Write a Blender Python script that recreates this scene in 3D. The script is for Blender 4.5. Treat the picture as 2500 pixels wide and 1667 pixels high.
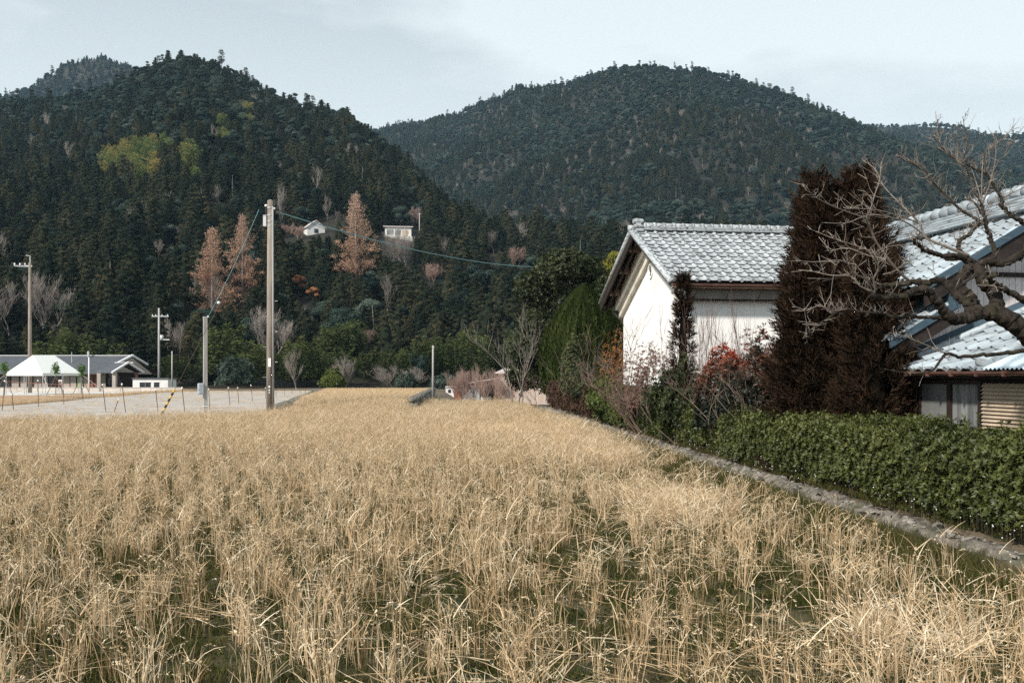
import bpy, bmesh, math, random
import numpy as np
from mathutils import Vector, Matrix

# ------------------------------------------------------------------ scene, camera, light
sc = bpy.context.scene
for o in list(bpy.data.objects):
    bpy.data.objects.remove(o)
COL = sc.collection
PI = math.pi
F, HZ, CX, EYE = 2400.0, 915.0, 1250.0, 1.65      # focal length and horizon in photo pixels, eye height in metres

cam_d = bpy.data.cameras.new('camera'); cam = bpy.data.objects.new('camera', cam_d); COL.objects.link(cam)
cam.location = (0, 0, EYE); cam.rotation_euler = (PI/2, 0, 0)
cam_d.sensor_width = 36; cam_d.lens = F/2500*36; cam_d.shift_y = (HZ-833.5)/2500
cam_d.clip_start = 0.1; cam_d.clip_end = 20000
sc.camera = cam

SUN_AZ, SUN_EL = math.radians(222), math.radians(37)       # compass from +Y clockwise: behind the camera, to the left
sun_from = Vector((math.sin(SUN_AZ)*math.cos(SUN_EL), math.cos(SUN_AZ)*math.cos(SUN_EL), math.sin(SUN_EL)))
sun_d = bpy.data.lights.new('sun', 'SUN'); sun_d.energy = 4.4; sun_d.angle = math.radians(3.5); sun_d.color = (1, .935, .86)
sun = bpy.data.objects.new('sun', sun_d); COL.objects.link(sun)
sun.rotation_euler = sun_from.to_track_quat('Z', 'Y').to_euler(); sun.location = (0, 0, 50)

w = bpy.data.worlds.new('World'); sc.world = w; w.use_nodes = True
nt = w.node_tree; nt.nodes.clear()
N = nt.nodes.new; L = nt.links.new
out = N('ShaderNodeOutputWorld'); bg = N('ShaderNodeBackground'); bg.inputs[1].default_value = 1.0
sky = N('ShaderNodeTexSky'); sky.sky_type = 'NISHITA'; sky.sun_disc = False
sky.sun_elevation = SUN_EL; sky.sun_rotation = SUN_AZ
sm = N('ShaderNodeVectorMath'); sm.operation = 'SCALE'; sm.inputs[3].default_value = 0.09
tc = N('ShaderNodeTexCoord'); mp = N('ShaderNodeMapping'); mp.inputs['Scale'].default_value = (1, 1, 3.0); mp.inputs['Location'].default_value = (.35, .1, .22)
nz = N('ShaderNodeTexNoise'); nz.inputs['Scale'].default_value = 2.7; nz.inputs['Detail'].default_value = 5; nz.inputs['Roughness'].default_value = .5
cr = N('ShaderNodeValToRGB'); e = cr.color_ramp.elements
e[0].position = .44; e[0].color = (.345, .40, .435, 1); e[1].position = .58; e[1].color = (.68, .74, .76, 1)
sx = N('ShaderNodeSeparateXYZ'); mr = N('ShaderNodeMapRange')
mr.inputs['From Min'].default_value = .18; mr.inputs['From Max'].default_value = .46; mr.inputs['To Min'].default_value = 1; mr.inputs['To Max'].default_value = 0
mh = N('ShaderNodeMix'); mh.data_type = 'RGBA'; mh.inputs[7].default_value = (.88, .955, .96, 1)
hm = N('ShaderNodeMath'); hm.operation = 'MULTIPLY'; hm.inputs[1].default_value = .82
mx = N('ShaderNodeMix'); mx.data_type = 'RGBA'; mx.inputs[0].default_value = .93
L(tc.outputs['Generated'], mp.inputs[0]); L(mp.outputs[0], nz.inputs['Vector']); L(nz.outputs['Fac'], cr.inputs[0])
L(tc.outputs['Generated'], sx.inputs[0]); L(sx.outputs['Z'], mr.inputs['Value']); L(mr.outputs[0], hm.inputs[0]); L(hm.outputs[0], mh.inputs[0]); L(cr.outputs[0], mh.inputs[6])
L(sky.outputs[0], sm.inputs[0]); L(sm.outputs[0], mx.inputs[6]); L(mh.outputs[2], mx.inputs[7]); L(mx.outputs[2], bg.inputs[0]); L(bg.outputs[0], out.inputs[0])

sc.view_settings.view_transform = 'Standard'; sc.view_settings.look = 'None'
sc.view_settings.gamma = 1; sc.view_settings.use_curve_mapping = False; sc.view_settings.exposure = 0.32
sc.cycles.use_denoising = False
sc.cycles.max_bounces = 6; sc.cycles.diffuse_bounces = 3; sc.cycles.transparent_max_bounces = 6; sc.cycles.volume_bounces = 0

# ------------------------------------------------------------------ helpers
rng = np.random.default_rng(7); random.seed(7)

def at(px, py, Y):                         # photo pixel + distance -> world point
    return Vector(((px-CX)/F*Y, Y, EYE+(HZ-py)/F*Y))

def tag(o, label=None, cat=None, group=None, kind=None):
    if label: o['label'] = label
    if cat: o['category'] = cat
    if group: o['group'] = group
    if kind: o['kind'] = kind
    return o

def empty(name, loc=(0, 0, 0), rz=0, label=None, cat=None, group=None):
    o = bpy.data.objects.new(name, None); COL.objects.link(o); o.location = loc; o.rotation_euler = (0, 0, rz); o.empty_display_size = .2
    return tag(o, label, cat, group)

def link(name, me, parent=None, loc=(0, 0, 0), rot=(0, 0, 0)):
    o = bpy.data.objects.new(name, me); COL.objects.link(o); o.parent = parent; o.location = loc; o.rotation_euler = rot
    if me is not None and me.get('many'): o['kind'] = 'stuff'
    return o

def np_mesh(name, V, Fc, mat, tint=None, smooth=False):
    """V (n,3), Fc (m,k) all faces with k corners; tint per face -> float attribute"""
    V = np.asarray(V, np.float32); Fc = np.asarray(Fc, np.int32)
    me = bpy.data.meshes.new(name); m, k = Fc.shape
    me.vertices.add(len(V)); me.vertices.foreach_set('co', V.ravel())
    me.loops.add(m*k); me.loops.foreach_set('vertex_index', Fc.ravel())
    me.polygons.add(m); me.polygons.foreach_set('loop_start', np.arange(0, m*k, k, dtype=np.int32))
    if smooth: me.polygons.foreach_set('use_smooth', np.ones(m, bool))
    if tint is not None:
        a = me.attributes.new('tint', 'FLOAT', 'FACE'); a.data.foreach_set('value', np.asarray(tint, np.float32))
    me.materials.append(mat); me.update(); me.validate()
    return me

class MB:
    """collects simple solids, builds ONE mesh"""
    def __init__(s): s.v = []; s.f = []
    def add(s, v, f):
        n = len(s.v); s.v += [tuple(p) for p in v]; s.f += [tuple(i+n for i in q) for q in f]; return s
    def box(s, lo, hi):
        x0, y0, z0 = lo; x1, y1, z1 = hi
        return s.add([(x0,y0,z0),(x1,y0,z0),(x1,y1,z0),(x0,y1,z0),(x0,y0,z1),(x1,y0,z1),(x1,y1,z1),(x0,y1,z1)],
                     [(0,3,2,1),(4,5,6,7),(0,1,5,4),(1,2,6,5),(2,3,7,6),(3,0,4,7)])
    def prism(s, pts, d):                  # polygon pts (3d) extruded by vector d
        n = len(pts); d = Vector(d)
        v = [Vector(p) for p in pts]; v += [p+d for p in v]
        return s.add(v, [tuple(range(n))[::-1], tuple(range(n, 2*n))]+[(i, (i+1) % n, n+(i+1) % n, n+i) for i in range(n)])
    def tube(s, pts, rad, n=8, cap=True):
        pts = [Vector(p) for p in pts]; m = len(pts)
        if not hasattr(rad, '__len__'): rad = [rad]*m
        vs = []; up0 = None
        for i, p in enumerate(pts):
            t = (pts[min(i+1, m-1)]-pts[max(i-1, 0)]).normalized()
            if up0 is None: up0 = t.orthogonal().normalized()
            up0 = (up0-t*up0.dot(t)); up0 = up0.normalized() if up0.length > 1e-6 else t.orthogonal().normalized()
            b = t.cross(up0)
            for k in range(n):
                a = 2*PI*k/n; vs.append(p+(up0*math.cos(a)+b*math.sin(a))*rad[i])
        fs = [(i*n+k, i*n+(k+1) % n, (i+1)*n+(k+1) % n, (i+1)*n+k) for i in range(m-1) for k in range(n)]
        if cap: fs += [tuple(range(n))[::-1], tuple(range((m-1)*n, m*n))]
        return s.add(vs, fs)
    def mesh(s, name, mat, smooth=False, bevel=0):
        me = bpy.data.meshes.new(name); me.from_pydata(s.v, [], s.f)
        bm = bmesh.new(); bm.from_mesh(me); bmesh.ops.recalc_face_normals(bm, faces=bm.faces)
        if bevel: bmesh.ops.bevel(bm, geom=list(bm.edges), offset=bevel, segments=1, affect='EDGES', clamp_overlap=True)
        bm.to_mesh(me); bm.free()
        me.materials.append(mat)
        if smooth: me.polygons.foreach_set('use_smooth', np.ones(len(me.polygons), bool))
        me.update(); return me
    def build(s, name, mat, parent=None, smooth=False, bevel=0, loc=(0, 0, 0)):
        return link(name, s.mesh(name, mat, smooth, bevel), parent, loc)

def copy_tree(o, parent=None, loc=None, rz=None, scale=None):
    c = o.copy(); COL.objects.link(c); c.parent = parent
    if loc is not None: c.location = loc
    if rz is not None: c.rotation_euler = (0, 0, rz)
    if scale is not None: c.scale = scale
    for ch in o.children: copy_tree(ch, c)
    return c

def unit(a): return a/np.maximum(np.linalg.norm(a, axis=-1, keepdims=True), 1e-9)
def rand_dirs(n, r=rng): return unit(r.normal(size=(n, 3)))

def leaves(P, D, Ln, Wd, r=rng, fold=.18, side=None):
    """diamond leaves: base P, direction D, length, width -> V, F(quads)"""
    n = len(P); D = unit(D); S = unit(np.cross(D, rand_dirs(n, r) if side is None else side)); U = np.cross(S, D)
    Ln = np.broadcast_to(np.asarray(Ln, float), (n,))[:, None]; Wd = np.broadcast_to(np.asarray(Wd, float), (n,))[:, None]
    mid = P+D*Ln*.45+U*Ln*fold*.5
    V = np.stack([P, mid+S*Wd*.5-U*Ln*fold*.25, P+D*Ln-U*Ln*fold*.2, mid-S*Wd*.5-U*Ln*fold*.25], 1).reshape(-1, 3)
    return V, np.arange(4*n).reshape(-1, 4)

def ribbons(P, D0, D1, Ln, Wd, seg, r=rng, az=None):
    """tapering ribbons bending from direction D0 to D1"""
    n = len(P); D0 = unit(D0); D1 = unit(D1); Ln = np.broadcast_to(np.asarray(Ln, float), (n,)); Wd = np.broadcast_to(np.asarray(Wd, float), (n,))
    S = unit(np.cross(D0+D1, rand_dirs(n, r))); pos = P.copy(); rows = []
    for i in range(seg+1):
        t = i/seg; wv = (Wd*.5*(1-t**2*.85))[:, None]
        rows.append(np.stack([pos-S*wv, pos+S*wv], 1))
        d = unit(D0*(1-t)+D1*t); pos = pos+d*(Ln/seg)[:, None]
    V = np.stack(rows, 1).reshape(n, -1, 3)             # n, 2(seg+1), 3
    base = (np.arange(n)*2*(seg+1))[:, None, None]; q = np.array([[2*i, 2*i+1, 2*i+3, 2*i+2] for i in range(seg)])[None]
    return V.reshape(-1, 3), (base+q).reshape(-1, 4)

def merge(parts):
    V, Fc, T = [], [], []; off = 0
    for v, f, t in parts:
        V.append(v); Fc.append(f+off); T.append(np.broadcast_to(np.asarray(t, float), (len(f),))); off += len(v)
    return np.concatenate(V), np.concatenate(Fc), np.concatenate(T)

def vnoise(x, y, s=1.0, seed=0):                        # cheap smooth value noise, vectorised
    x = np.asarray(x, float)/s; y = np.asarray(y, float)/s
    xi = np.floor(x).astype(np.int64); yi = np.floor(y).astype(np.int64); fx = x-xi; fy = y-yi
    fx = fx*fx*(3-2*fx); fy = fy*fy*(3-2*fy)
    def h(a, b):
        k = (a*374761393+b*668265263+seed*982451653) & 0x7fffffff
        k = ((k ^ (k >> 13))*1274126177) & 0x7fffffff
        return ((k ^ (k >> 16)) & 0xffff)/65535.0
    return (h(xi, yi)*(1-fx)+h(xi+1, yi)*fx)*(1-fy)+(h(xi, yi+1)*(1-fx)+h(xi+1, yi+1)*fx)*fy

# ------------------------------------------------------------------ materials
def new_mat(name):
    m = bpy.data.materials.new(name); m.use_nodes = True; nt = m.node_tree; nt.nodes.clear()
    return m, nt, nt.nodes.new, nt.links.new

def mat(name, col, col2=None, scale=6, rough=.8, detail=4, bump=0, bscale=None, metal=0, stretch=None, ramp=(.35, .65), spec=.3, coord='Object', dirt=None):
    m, nt, N, L = new_mat(name); o = N('ShaderNodeOutputMaterial'); b = N('ShaderNodeBsdfPrincipled'); L(b.outputs[0], o.inputs[0])
    b.inputs['Roughness'].default_value = rough; b.inputs['Metallic'].default_value = metal; b.inputs['Specular IOR Level'].default_value = spec
    t = N('ShaderNodeTexCoord'); mp = N('ShaderNodeMapping'); L(t.outputs[coord], mp.inputs[0])
    if stretch: mp.inputs['Scale'].default_value = stretch
    if col2 is None: b.inputs['Base Color'].default_value = (*col, 1)
    else:
        n = N('ShaderNodeTexNoise'); n.inputs['Scale'].default_value = scale; n.inputs['Detail'].default_value = detail; n.inputs['Roughness'].default_value = .62
        r = N('ShaderNodeValToRGB'); r.color_ramp.elements[0].position = ramp[0]; r.color_ramp.elements[1].position = ramp[1]
        r.color_ramp.elements[0].color = (*col, 1); r.color_ramp.elements[1].color = (*col2, 1)
        L(mp.outputs[0], n.inputs['Vector']); L(n.outputs['Fac'], r.inputs[0]); c = r.outputs[0]
        if dirt:                                        # (colour, scale, lo, hi): stains with a shape of their own
            n2 = N('ShaderNodeTexNoise'); n2.inputs['Scale'].default_value = dirt[1]; n2.inputs['Detail'].default_value = 6
            oi = N('ShaderNodeObjectInfo'); ad = N('ShaderNodeVectorMath'); ad.operation = 'ADD'
            L(mp.outputs[0], ad.inputs[0]); L(oi.outputs['Location'], ad.inputs[1]); L(ad.outputs[0], n2.inputs['Vector'])
            r2 = N('ShaderNodeMapRange'); r2.inputs['From Min'].default_value = dirt[2]; r2.inputs['From Max'].default_value = dirt[3]; L(n2.outputs['Fac'], r2.inputs['Value'])
            mx = N('ShaderNodeMix'); mx.data_type = 'RGBA'; L(r2.outputs[0], mx.inputs[0]); L(c, mx.inputs[6]); mx.inputs[7].default_value = (*dirt[0], 1); c = mx.outputs[2]
        L(c, b.inputs['Base Color'])
    if bump:
        n = N('ShaderNodeTexNoise'); n.inputs['Scale'].default_value = bscale or scale*3; n.inputs['Detail'].default_value = 5
        bp = N('ShaderNodeBump'); bp.inputs['Strength'].default_value = bump; bp.inputs['Distance'].default_value = .02
        L(mp.outputs[0], n.inputs['Vector']); L(n.outputs['Fac'], bp.inputs['Height']); L(bp.outputs[0], b.inputs['Normal'])
    return m

def leaf_mat(name, cols, rnd=.35, trans=.25, gloss=0.0, rough=.45, hue=None):
    """colour from the per-leaf tint plus a per-plant random value; a little light passes through"""
    m, nt, N, L = new_mat(name); o = N('ShaderNodeOutputMaterial')
    a = N('ShaderNodeAttribute'); a.attribute_name = 'tint'; oi = N('ShaderNodeObjectInfo')
    s1 = N('ShaderNodeMath'); s1.operation = 'MULTIPLY_ADD'; s1.inputs[1].default_value = rnd; s1.inputs[2].default_value = -rnd*.5; L(oi.outputs['Random'], s1.inputs[0])
    s2 = N('ShaderNodeMath'); s2.operation = 'ADD'; L(a.outputs['Fac'], s2.inputs[0]); L(s1.outputs[0], s2.inputs[1])
    r = N('ShaderNodeValToRGB'); el = r.color_ramp.elements
    for i, c in enumerate(cols):
        p = i/(len(cols)-1)
        k = el[0] if i == 0 else (el[-1] if i == len(cols)-1 else el.new(p)); k.position = p; k.color = (*c, 1)
    L(s2.outputs[0], r.inputs[0])
    d = N('ShaderNodeBsdfDiffuse'); L(r.outputs[0], d.inputs[0]); sh = d.outputs[0]
    if trans:
        tr = N('ShaderNodeBsdfTranslucent'); L(r.outputs[0], tr.inputs[0]); mx = N('ShaderNodeMixShader'); mx.inputs[0].default_value = trans
        L(sh, mx.inputs[1]); L(tr.outputs[0], mx.inputs[2]); sh = mx.outputs[0]
    if gloss:
        g = N('ShaderNodeBsdfGlossy'); g.inputs['Roughness'].default_value = rough; g.inputs[0].default_value = (.8, .85, .85, 1); mx = N('ShaderNodeMixShader'); mx.inputs[0].default_value = gloss
        L(sh, mx.inputs[1]); L(g.outputs[0], mx.inputs[2]); sh = mx.outputs[0]
    L(sh, o.inputs[0]); return m

# ------------------------------------------------------------------ geometry-node scatter for what nobody could count
def proto_collection(name, meshes):
    c = bpy.data.collections.new(name)                  # never linked to the scene: it only feeds the instancer
    for i, me in enumerate(meshes):
        c.objects.link(bpy.data.objects.new('%s_%02d' % (name, i), me))
    return c

def scatter(name, P, rot, scl, idx, coll, kind='stuff', label=None, cat=None):
    me = bpy.data.meshes.new(name); n = len(P)
    me.vertices.add(n); me.vertices.foreach_set('co', np.asarray(P, np.float32).ravel())
    for nm, ty, arr, key in (('rot', 'FLOAT_VECTOR', rot, 'vector'), ('scl', 'FLOAT_VECTOR', scl, 'vector'), ('idx', 'INT', idx, 'value')):
        a = me.attributes.new(nm, ty, 'POINT'); a.data.foreach_set(key, np.asarray(arr, np.int32 if ty == 'INT' else np.float32).ravel())
    o = link(name, me); g = bpy.data.node_groups.new(name+'_nodes', 'GeometryNodeTree')
    g.interface.new_socket('Geometry', in_out='INPUT', socket_type='NodeSocketGeometry'); g.interface.new_socket('Geometry', in_out='OUTPUT', socket_type='NodeSocketGeometry')
    N = g.nodes.new; L = g.links.new
    gi = N('NodeGroupInput'); go = N('NodeGroupOutput'); ip = N('GeometryNodeInstanceOnPoints'); ci = N('GeometryNodeCollectionInfo')
    ci.inputs['Collection'].default_value = coll; ci.inputs['Separate Children'].default_value = True; ci.inputs['Reset Children'].default_value = True
    def na(nm, ty):
        x = N('GeometryNodeInputNamedAttribute'); x.data_type = ty; x.inputs['Name'].default_value = nm; return x.outputs['Attribute']
    eu = N('FunctionNodeEulerToRotation'); L(na('rot', 'FLOAT_VECTOR'), eu.inputs[0])
    L(gi.outputs[0], ip.inputs['Points']); L(ci.outputs[0], ip.inputs['Instance']); ip.inputs['Pick Instance'].default_value = True
    L(na('idx', 'INT'), ip.inputs['Instance Index']); L(eu.outputs[0], ip.inputs['Rotation']); L(na('scl', 'FLOAT_VECTOR'), ip.inputs['Scale'])
    L(ip.outputs[0], go.inputs[0])
    md = o.modifiers.new('scatter', 'NODES'); md.node_group = g
    return tag(o, label, cat, None, kind)
# ------------------------------------------------------------------ the lie of the land
TH = math.radians(8.3)
E = Vector((math.cos(TH), math.sin(TH), 0)); G = Vector((-math.sin(TH), math.cos(TH), 0))   # across / away: the grid of both farm buildings
def kerb_x(Y): return 4.63-.07*Y                         # foot of the low retaining wall beside the field

def smooth(a, b, x): t = np.clip((x-a)/(b-a), 0, 1); return t*t*(3-2*t)
def terrace_left(Y): return -9.8-(Y-40)*.16              # edge between terrace and dry paddy
def terrace_right(Y): return -4.55-(Y-44)*.052
def ground_z(x, y):
    x = np.asarray(x, float); y = np.asarray(y, float)
    z = np.zeros(np.broadcast(x, y).shape)
    z = z-.25*smooth(88, 118, y)
    inT = smooth(36, 47, y)*(1-smooth(84, 92, y))*smooth(0, .8, x-terrace_left(y))*(1-smooth(-.25, .05, x-terrace_right(y)))
    z = z+.45*inT
    plot = smooth(.1, .25, x-kerb_x(y))*(1-smooth(44, 50, y))
    z = z+plot*(.17-.45*smooth(1.2, 1.9, x-kerb_x(y))*(1-smooth(14.5, 18, y)))
    z = z-1.5*smooth(55, 63, y)*(1-smooth(112, 128, y))*smooth(.5, 3, x-terrace_right(y))
    bank = smooth(-27, -29.5, x+.06*(y-46))*smooth(44, 50, y)*(1-smooth(68, 74, y))
    z = z+.22*bank
    return z

def interp(px, tab): return np.interp(px, [a for a, b in tab], [b for a, b in tab])
HILLS = {
 'near': dict(sil=[(-1500,330),(-900,285),(-300,240),(0,238),(150,230),(230,214),(290,186),(380,138),(450,120),(540,143),(640,200),(700,232),(780,240),(840,262),(900,305),(960,355),(1030,410),(1090,472),(1200,528),(1400,542),(1700,542),(2000,555),(2300,545),(2700,530),(3500,510)],
              YR=[(-1500,640),(600,600),(800,520),(1000,400),(1200,330),(2000,330),(3500,330)], Y0=[(-1500,135),(600,138),(1100,150),(2000,150),(3500,150)], z0=-.6, th=8, pw=1.15, back=160, zb=.55),
 'right': dict(sil=[(500,420),(800,330),(930,312),(1000,298),(1100,280),(1200,243),(1270,206),(1400,197),(1500,168),(1600,156),(1700,163),(1800,192),(1900,224),(2000,262),(2100,305),(2300,370),(2600,450),(3400,560)],
              YR=[(500,1700),(930,1500),(1300,1150),(1600,1040),(2100,900),(2600,800),(3400,760)], Y0=[(500,450),(2600,420),(3400,420)], z0=5, th=6, pw=.95, back=500, zb=.4),
 'far_right': dict(sil=[(1500,420),(1800,330),(2000,297),(2050,290),(2150,293),(2250,291),(2350,297),(2420,318),(2500,335),(2700,360),(3300,420)],
              YR=[(1500,1700),(3300,1600)], Y0=[(1500,1050),(3300,1000)], z0=40, th=11, pw=.95, back=500, zb=.4),
 'far_left': dict(sil=[(-800,330),(-200,270),(70,214),(110,194),(170,150),(250,134),(320,160),(420,215),(700,330)],
              YR=[(-800,1400),(700,1400)], Y0=[(-800,800),(700,800)], z0=40, th=4, pw=.95, back=500, zb=.4),
}
def hill_z(h, x, y):
    px = CX+F*np.asarray(x, float)/y; s = HILLS[h]
    YR = interp(px, s['YR']); Y0 = interp(px, s['Y0']); zR = (HZ-interp(px, s['sil']))/F*YR+EYE-s['th']
    t = (y-Y0)/(YR-Y0)
    up = np.clip(t, 0, 1)**s['pw']; dn = 1-(1-s['zb'])*smooth(0, s['back'], y-YR)
    n = (vnoise(x, y, 95, 3)-.5)*.13+(vnoise(x, y, 40, 5)-.5)*.05
    if h != 'near': n = n*.6+(np.abs(vnoise(x+.35*y, y*.6, 150, 8)-.5)*2-.5)*.26      # spurs and gullies
    z = s['z0']+(zR-s['z0'])*up*dn
    return np.where(t < 0, s['z0']+t*30, z+(zR*n)*np.clip(t, 0, 1)*np.clip(1.02-t, 0, 1)*2.2)

m_forest_floor = mat('forest floor', (.012, .012, .009), (.028, .025, .016), scale=.08)
for h in HILLS:
    s = HILLS[h]; lo, hi = s['sil'][0][0], s['sil'][-1][0]
    pxs = np.linspace(lo, hi, 150); ts = np.concatenate([np.linspace(-.04, 1, 44), 1+np.linspace(.05, 1, 10)])
    V = []
    for t in ts:
        Y0 = interp(pxs, s['Y0']); YR = interp(pxs, s['YR'])
        y = np.where(t <= 1, Y0+(YR-Y0)*t, YR+(t-1)*s['back']); x = (pxs-CX)/F*y
        V.append(np.stack([x, y, hill_z(h, x, y)], 1))
    n = len(pxs); Fc = [(j*n+i, j*n+i+1, (j+1)*n+i+1, (j+1)*n+i) for j in range(len(ts)-1) for i in range(n-1)]
    tag(link('hill', np_mesh('hill', np.concatenate(V), Fc, m_forest_floor, smooth=True)), kind='structure')

# ground: one sheet to the horizon, finer where the field lies
gx = np.unique(np.concatenate([np.array([-6000, -2500, -900, -300, -150, -90]), np.arange(-60, 30, .55), np.array([34, 60, 150, 400, 1000, 2500, 6000])]))
gy = np.unique(np.concatenate([np.array([-3000, -600, -100, -30, -8]), np.arange(0, 60, .8), np.arange(60, 150, 3.0), np.array([180, 400, 1200, 3000, 8000])]))
X, Yg = np.meshgrid(gx, gy); Z = ground_z(X, Yg)-.012-np.where(Yg > 150, (Yg-150)*.002+.3, 0)
n = len(gx); Fc = [(j*n+i, j*n+i+1, (j+1)*n+i+1, (j+1)*n+i) for j in range(len(gy)-1) for i in range(n-1)]
m_ground = mat('ground soil', (.10, .075, .05), (.19, .15, .10), scale=.8, bump=.5)
tag(link('ground', np_mesh('ground', np.stack([X, Yg, Z], -1).reshape(-1, 3), Fc, m_ground, smooth=True)), kind='structure')

def sheet(name, poly, material, dz=.0, step=.7):
    """a sheet draped on the ground inside a polygon (x,y)"""
    bm = bmesh.new(); vs = [bm.verts.new((x, y, 0)) for x, y in poly]; bm.faces.new(vs)
    xs = [p[0] for p in poly]; ys = [p[1] for p in poly]
    for k in np.arange(math.floor(min(xs)), max(xs), step):
        bmesh.ops.bisect_plane(bm, geom=bm.verts[:]+bm.edges[:]+bm.faces[:], plane_co=(k, 0, 0), plane_no=(1, 0, 0))
    for k in np.arange(math.floor(min(ys)), max(ys), step):
        bmesh.ops.bisect_plane(bm, geom=bm.verts[:]+bm.edges[:]+bm.faces[:], plane_co=(0, k, 0), plane_no=(0, 1, 0))
    co = np.array([v.co[:] for v in bm.verts]); z = ground_z(co[:, 0], co[:, 1])+dz
    for v, zz in zip(bm.verts, z): v.co.z = zz
    bmesh.ops.recalc_face_normals(bm, faces=bm.faces)
    me = bpy.data.meshes.new(name); bm.to_mesh(me); bm.free(); me.materials.append(material)
    return tag(link(name, me), kind='structure')

m_moss = mat('mossy paddy soil', (.028, .034, .012), (.10, .075, .04), scale=1.6, detail=8, bump=.6, bscale=18, ramp=(.38, .66))
m_strawsoil = mat('straw covered soil', (.28, .19, .10), (.46, .35, .20), scale=2.2, detail=8, bump=.5, bscale=14)
m_greysoil = mat('dry grey paddy', (.33, .295, .26), (.50, .46, .415), scale=.5, detail=9, bump=.6, bscale=5, ramp=(.3, .7))
m_orange = mat('orange bank soil', (.28, .155, .075), (.46, .32, .19), scale=.35, detail=8, bump=.8, bscale=2.5)
m_conc = mat('concrete', (.50, .47, .43), (.66, .64, .60), scale=.6, detail=6, bump=.2)
FIELD = [(-30, 2), (12, 2), (kerb_x(8)+.3, 7), (kerb_x(30)+.1, 30), (kerb_x(50)+.1, 50), (1.4, 58), (-5.2, 58), (terrace_right(47), 47), (-8.2, 46.5), (-9.6, 40.2), (-13.5, 34), (-30, 25)]
sheet('paddy_field', FIELD, m_moss)
TERR = [(terrace_right(47)-.15, 46.8), (terrace_right(88)-.15, 88), (terrace_left(88)+.5, 88), (terrace_left(46.8)+.3, 46.8)]
sheet('terrace_field', TERR, m_strawsoil)
sheet('dry_paddy', [(-13.6, 34.3), (-9.9, 40.6), (-9.6, 46), (terrace_left(88)-.1, 88), (-21, 119), (-37, 119), (-32.5, 88), (-28, 62), (-26.3, 46), (-30, 34), (-34, 26)], m_greysoil)
sheet('soil_bank', [(-27.0, 46), (-28.6, 62), (-33.0, 88), (-36.5, 112), (-60, 112), (-58, 70), (-45, 46)], m_orange, dz=.004)
sheet('forecourt', [(-35.2, 73), (-35.6, 92), (-37, 108), (-75, 108), (-75, 73)], m_conc, dz=.010)

# ------------------------------------------------------------------ tree prototypes
m_bark = mat('bark', (.045, .032, .024), (.11, .085, .065), scale=3, stretch=(1, 1, .25), bump=.5)
m_palebark = mat('pale bark', (.20, .165, .14), (.38, .33, .29), scale=3, stretch=(1, 1, .3))
m_cedar = leaf_mat('cedar foliage', [(.011, .016, .012), (.030, .038, .023), (.064, .060, .033), (.145, .098, .052)], rnd=.55, trans=.15)
m_broad = leaf_mat('broadleaf foliage', [(.010, .019, .018), (.025, .042, .036), (.055, .078, .062), (.12, .145, .115)], rnd=.55, trans=.15)
m_pine = leaf_mat('pine foliage', [(.011, .017, .014), (.025, .032, .022), (.046, .048, .03)], rnd=.4, trans=.08)
m_bamboo = leaf_mat('bamboo foliage', [(.06, .10, .042), (.145, .195, .075), (.26, .26, .095), (.40, .275, .11)], rnd=.5, trans=.3)
m_darkbamboo = leaf_mat('dark bamboo foliage', [(.026, .036, .016), (.066, .086, .034), (.13, .15, .055)], rnd=.35, trans=.25)
m_meta = leaf_mat('rust needles', [(.28, .155, .10), (.47, .30, .21), (.60, .45, .36)], rnd=.2, trans=.2)
m_twig = leaf_mat('pale twigs', [(.13, .11, .098), (.26, .225, .20), (.38, .34, .305)], rnd=.4, trans=0)
m_pinktwig = leaf_mat('pinkish twigs', [(.20, .13, .105), (.34, .23, .19), (.46, .33, .28)], rnd=.2, trans=0)

def core_mesh(prof, seg, r, jit=.18):
    """irregular closed body of revolution: prof = [(radius, z)...]"""
    V = []; m = len(prof)
    for rad, z in prof:
        for k in range(seg):
            a = 2*PI*k/seg; q = rad*(1+r.uniform(-jit, jit)); V.append((q*math.cos(a), q*math.sin(a), z))
    Fc = [(i*seg+k, i*seg+(k+1) % seg, (i+1)*seg+(k+1) % seg, (i+1)*seg+k) for i in range(m-1) for k in range(seg)]
    return np.array(V), np.array(Fc)

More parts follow.
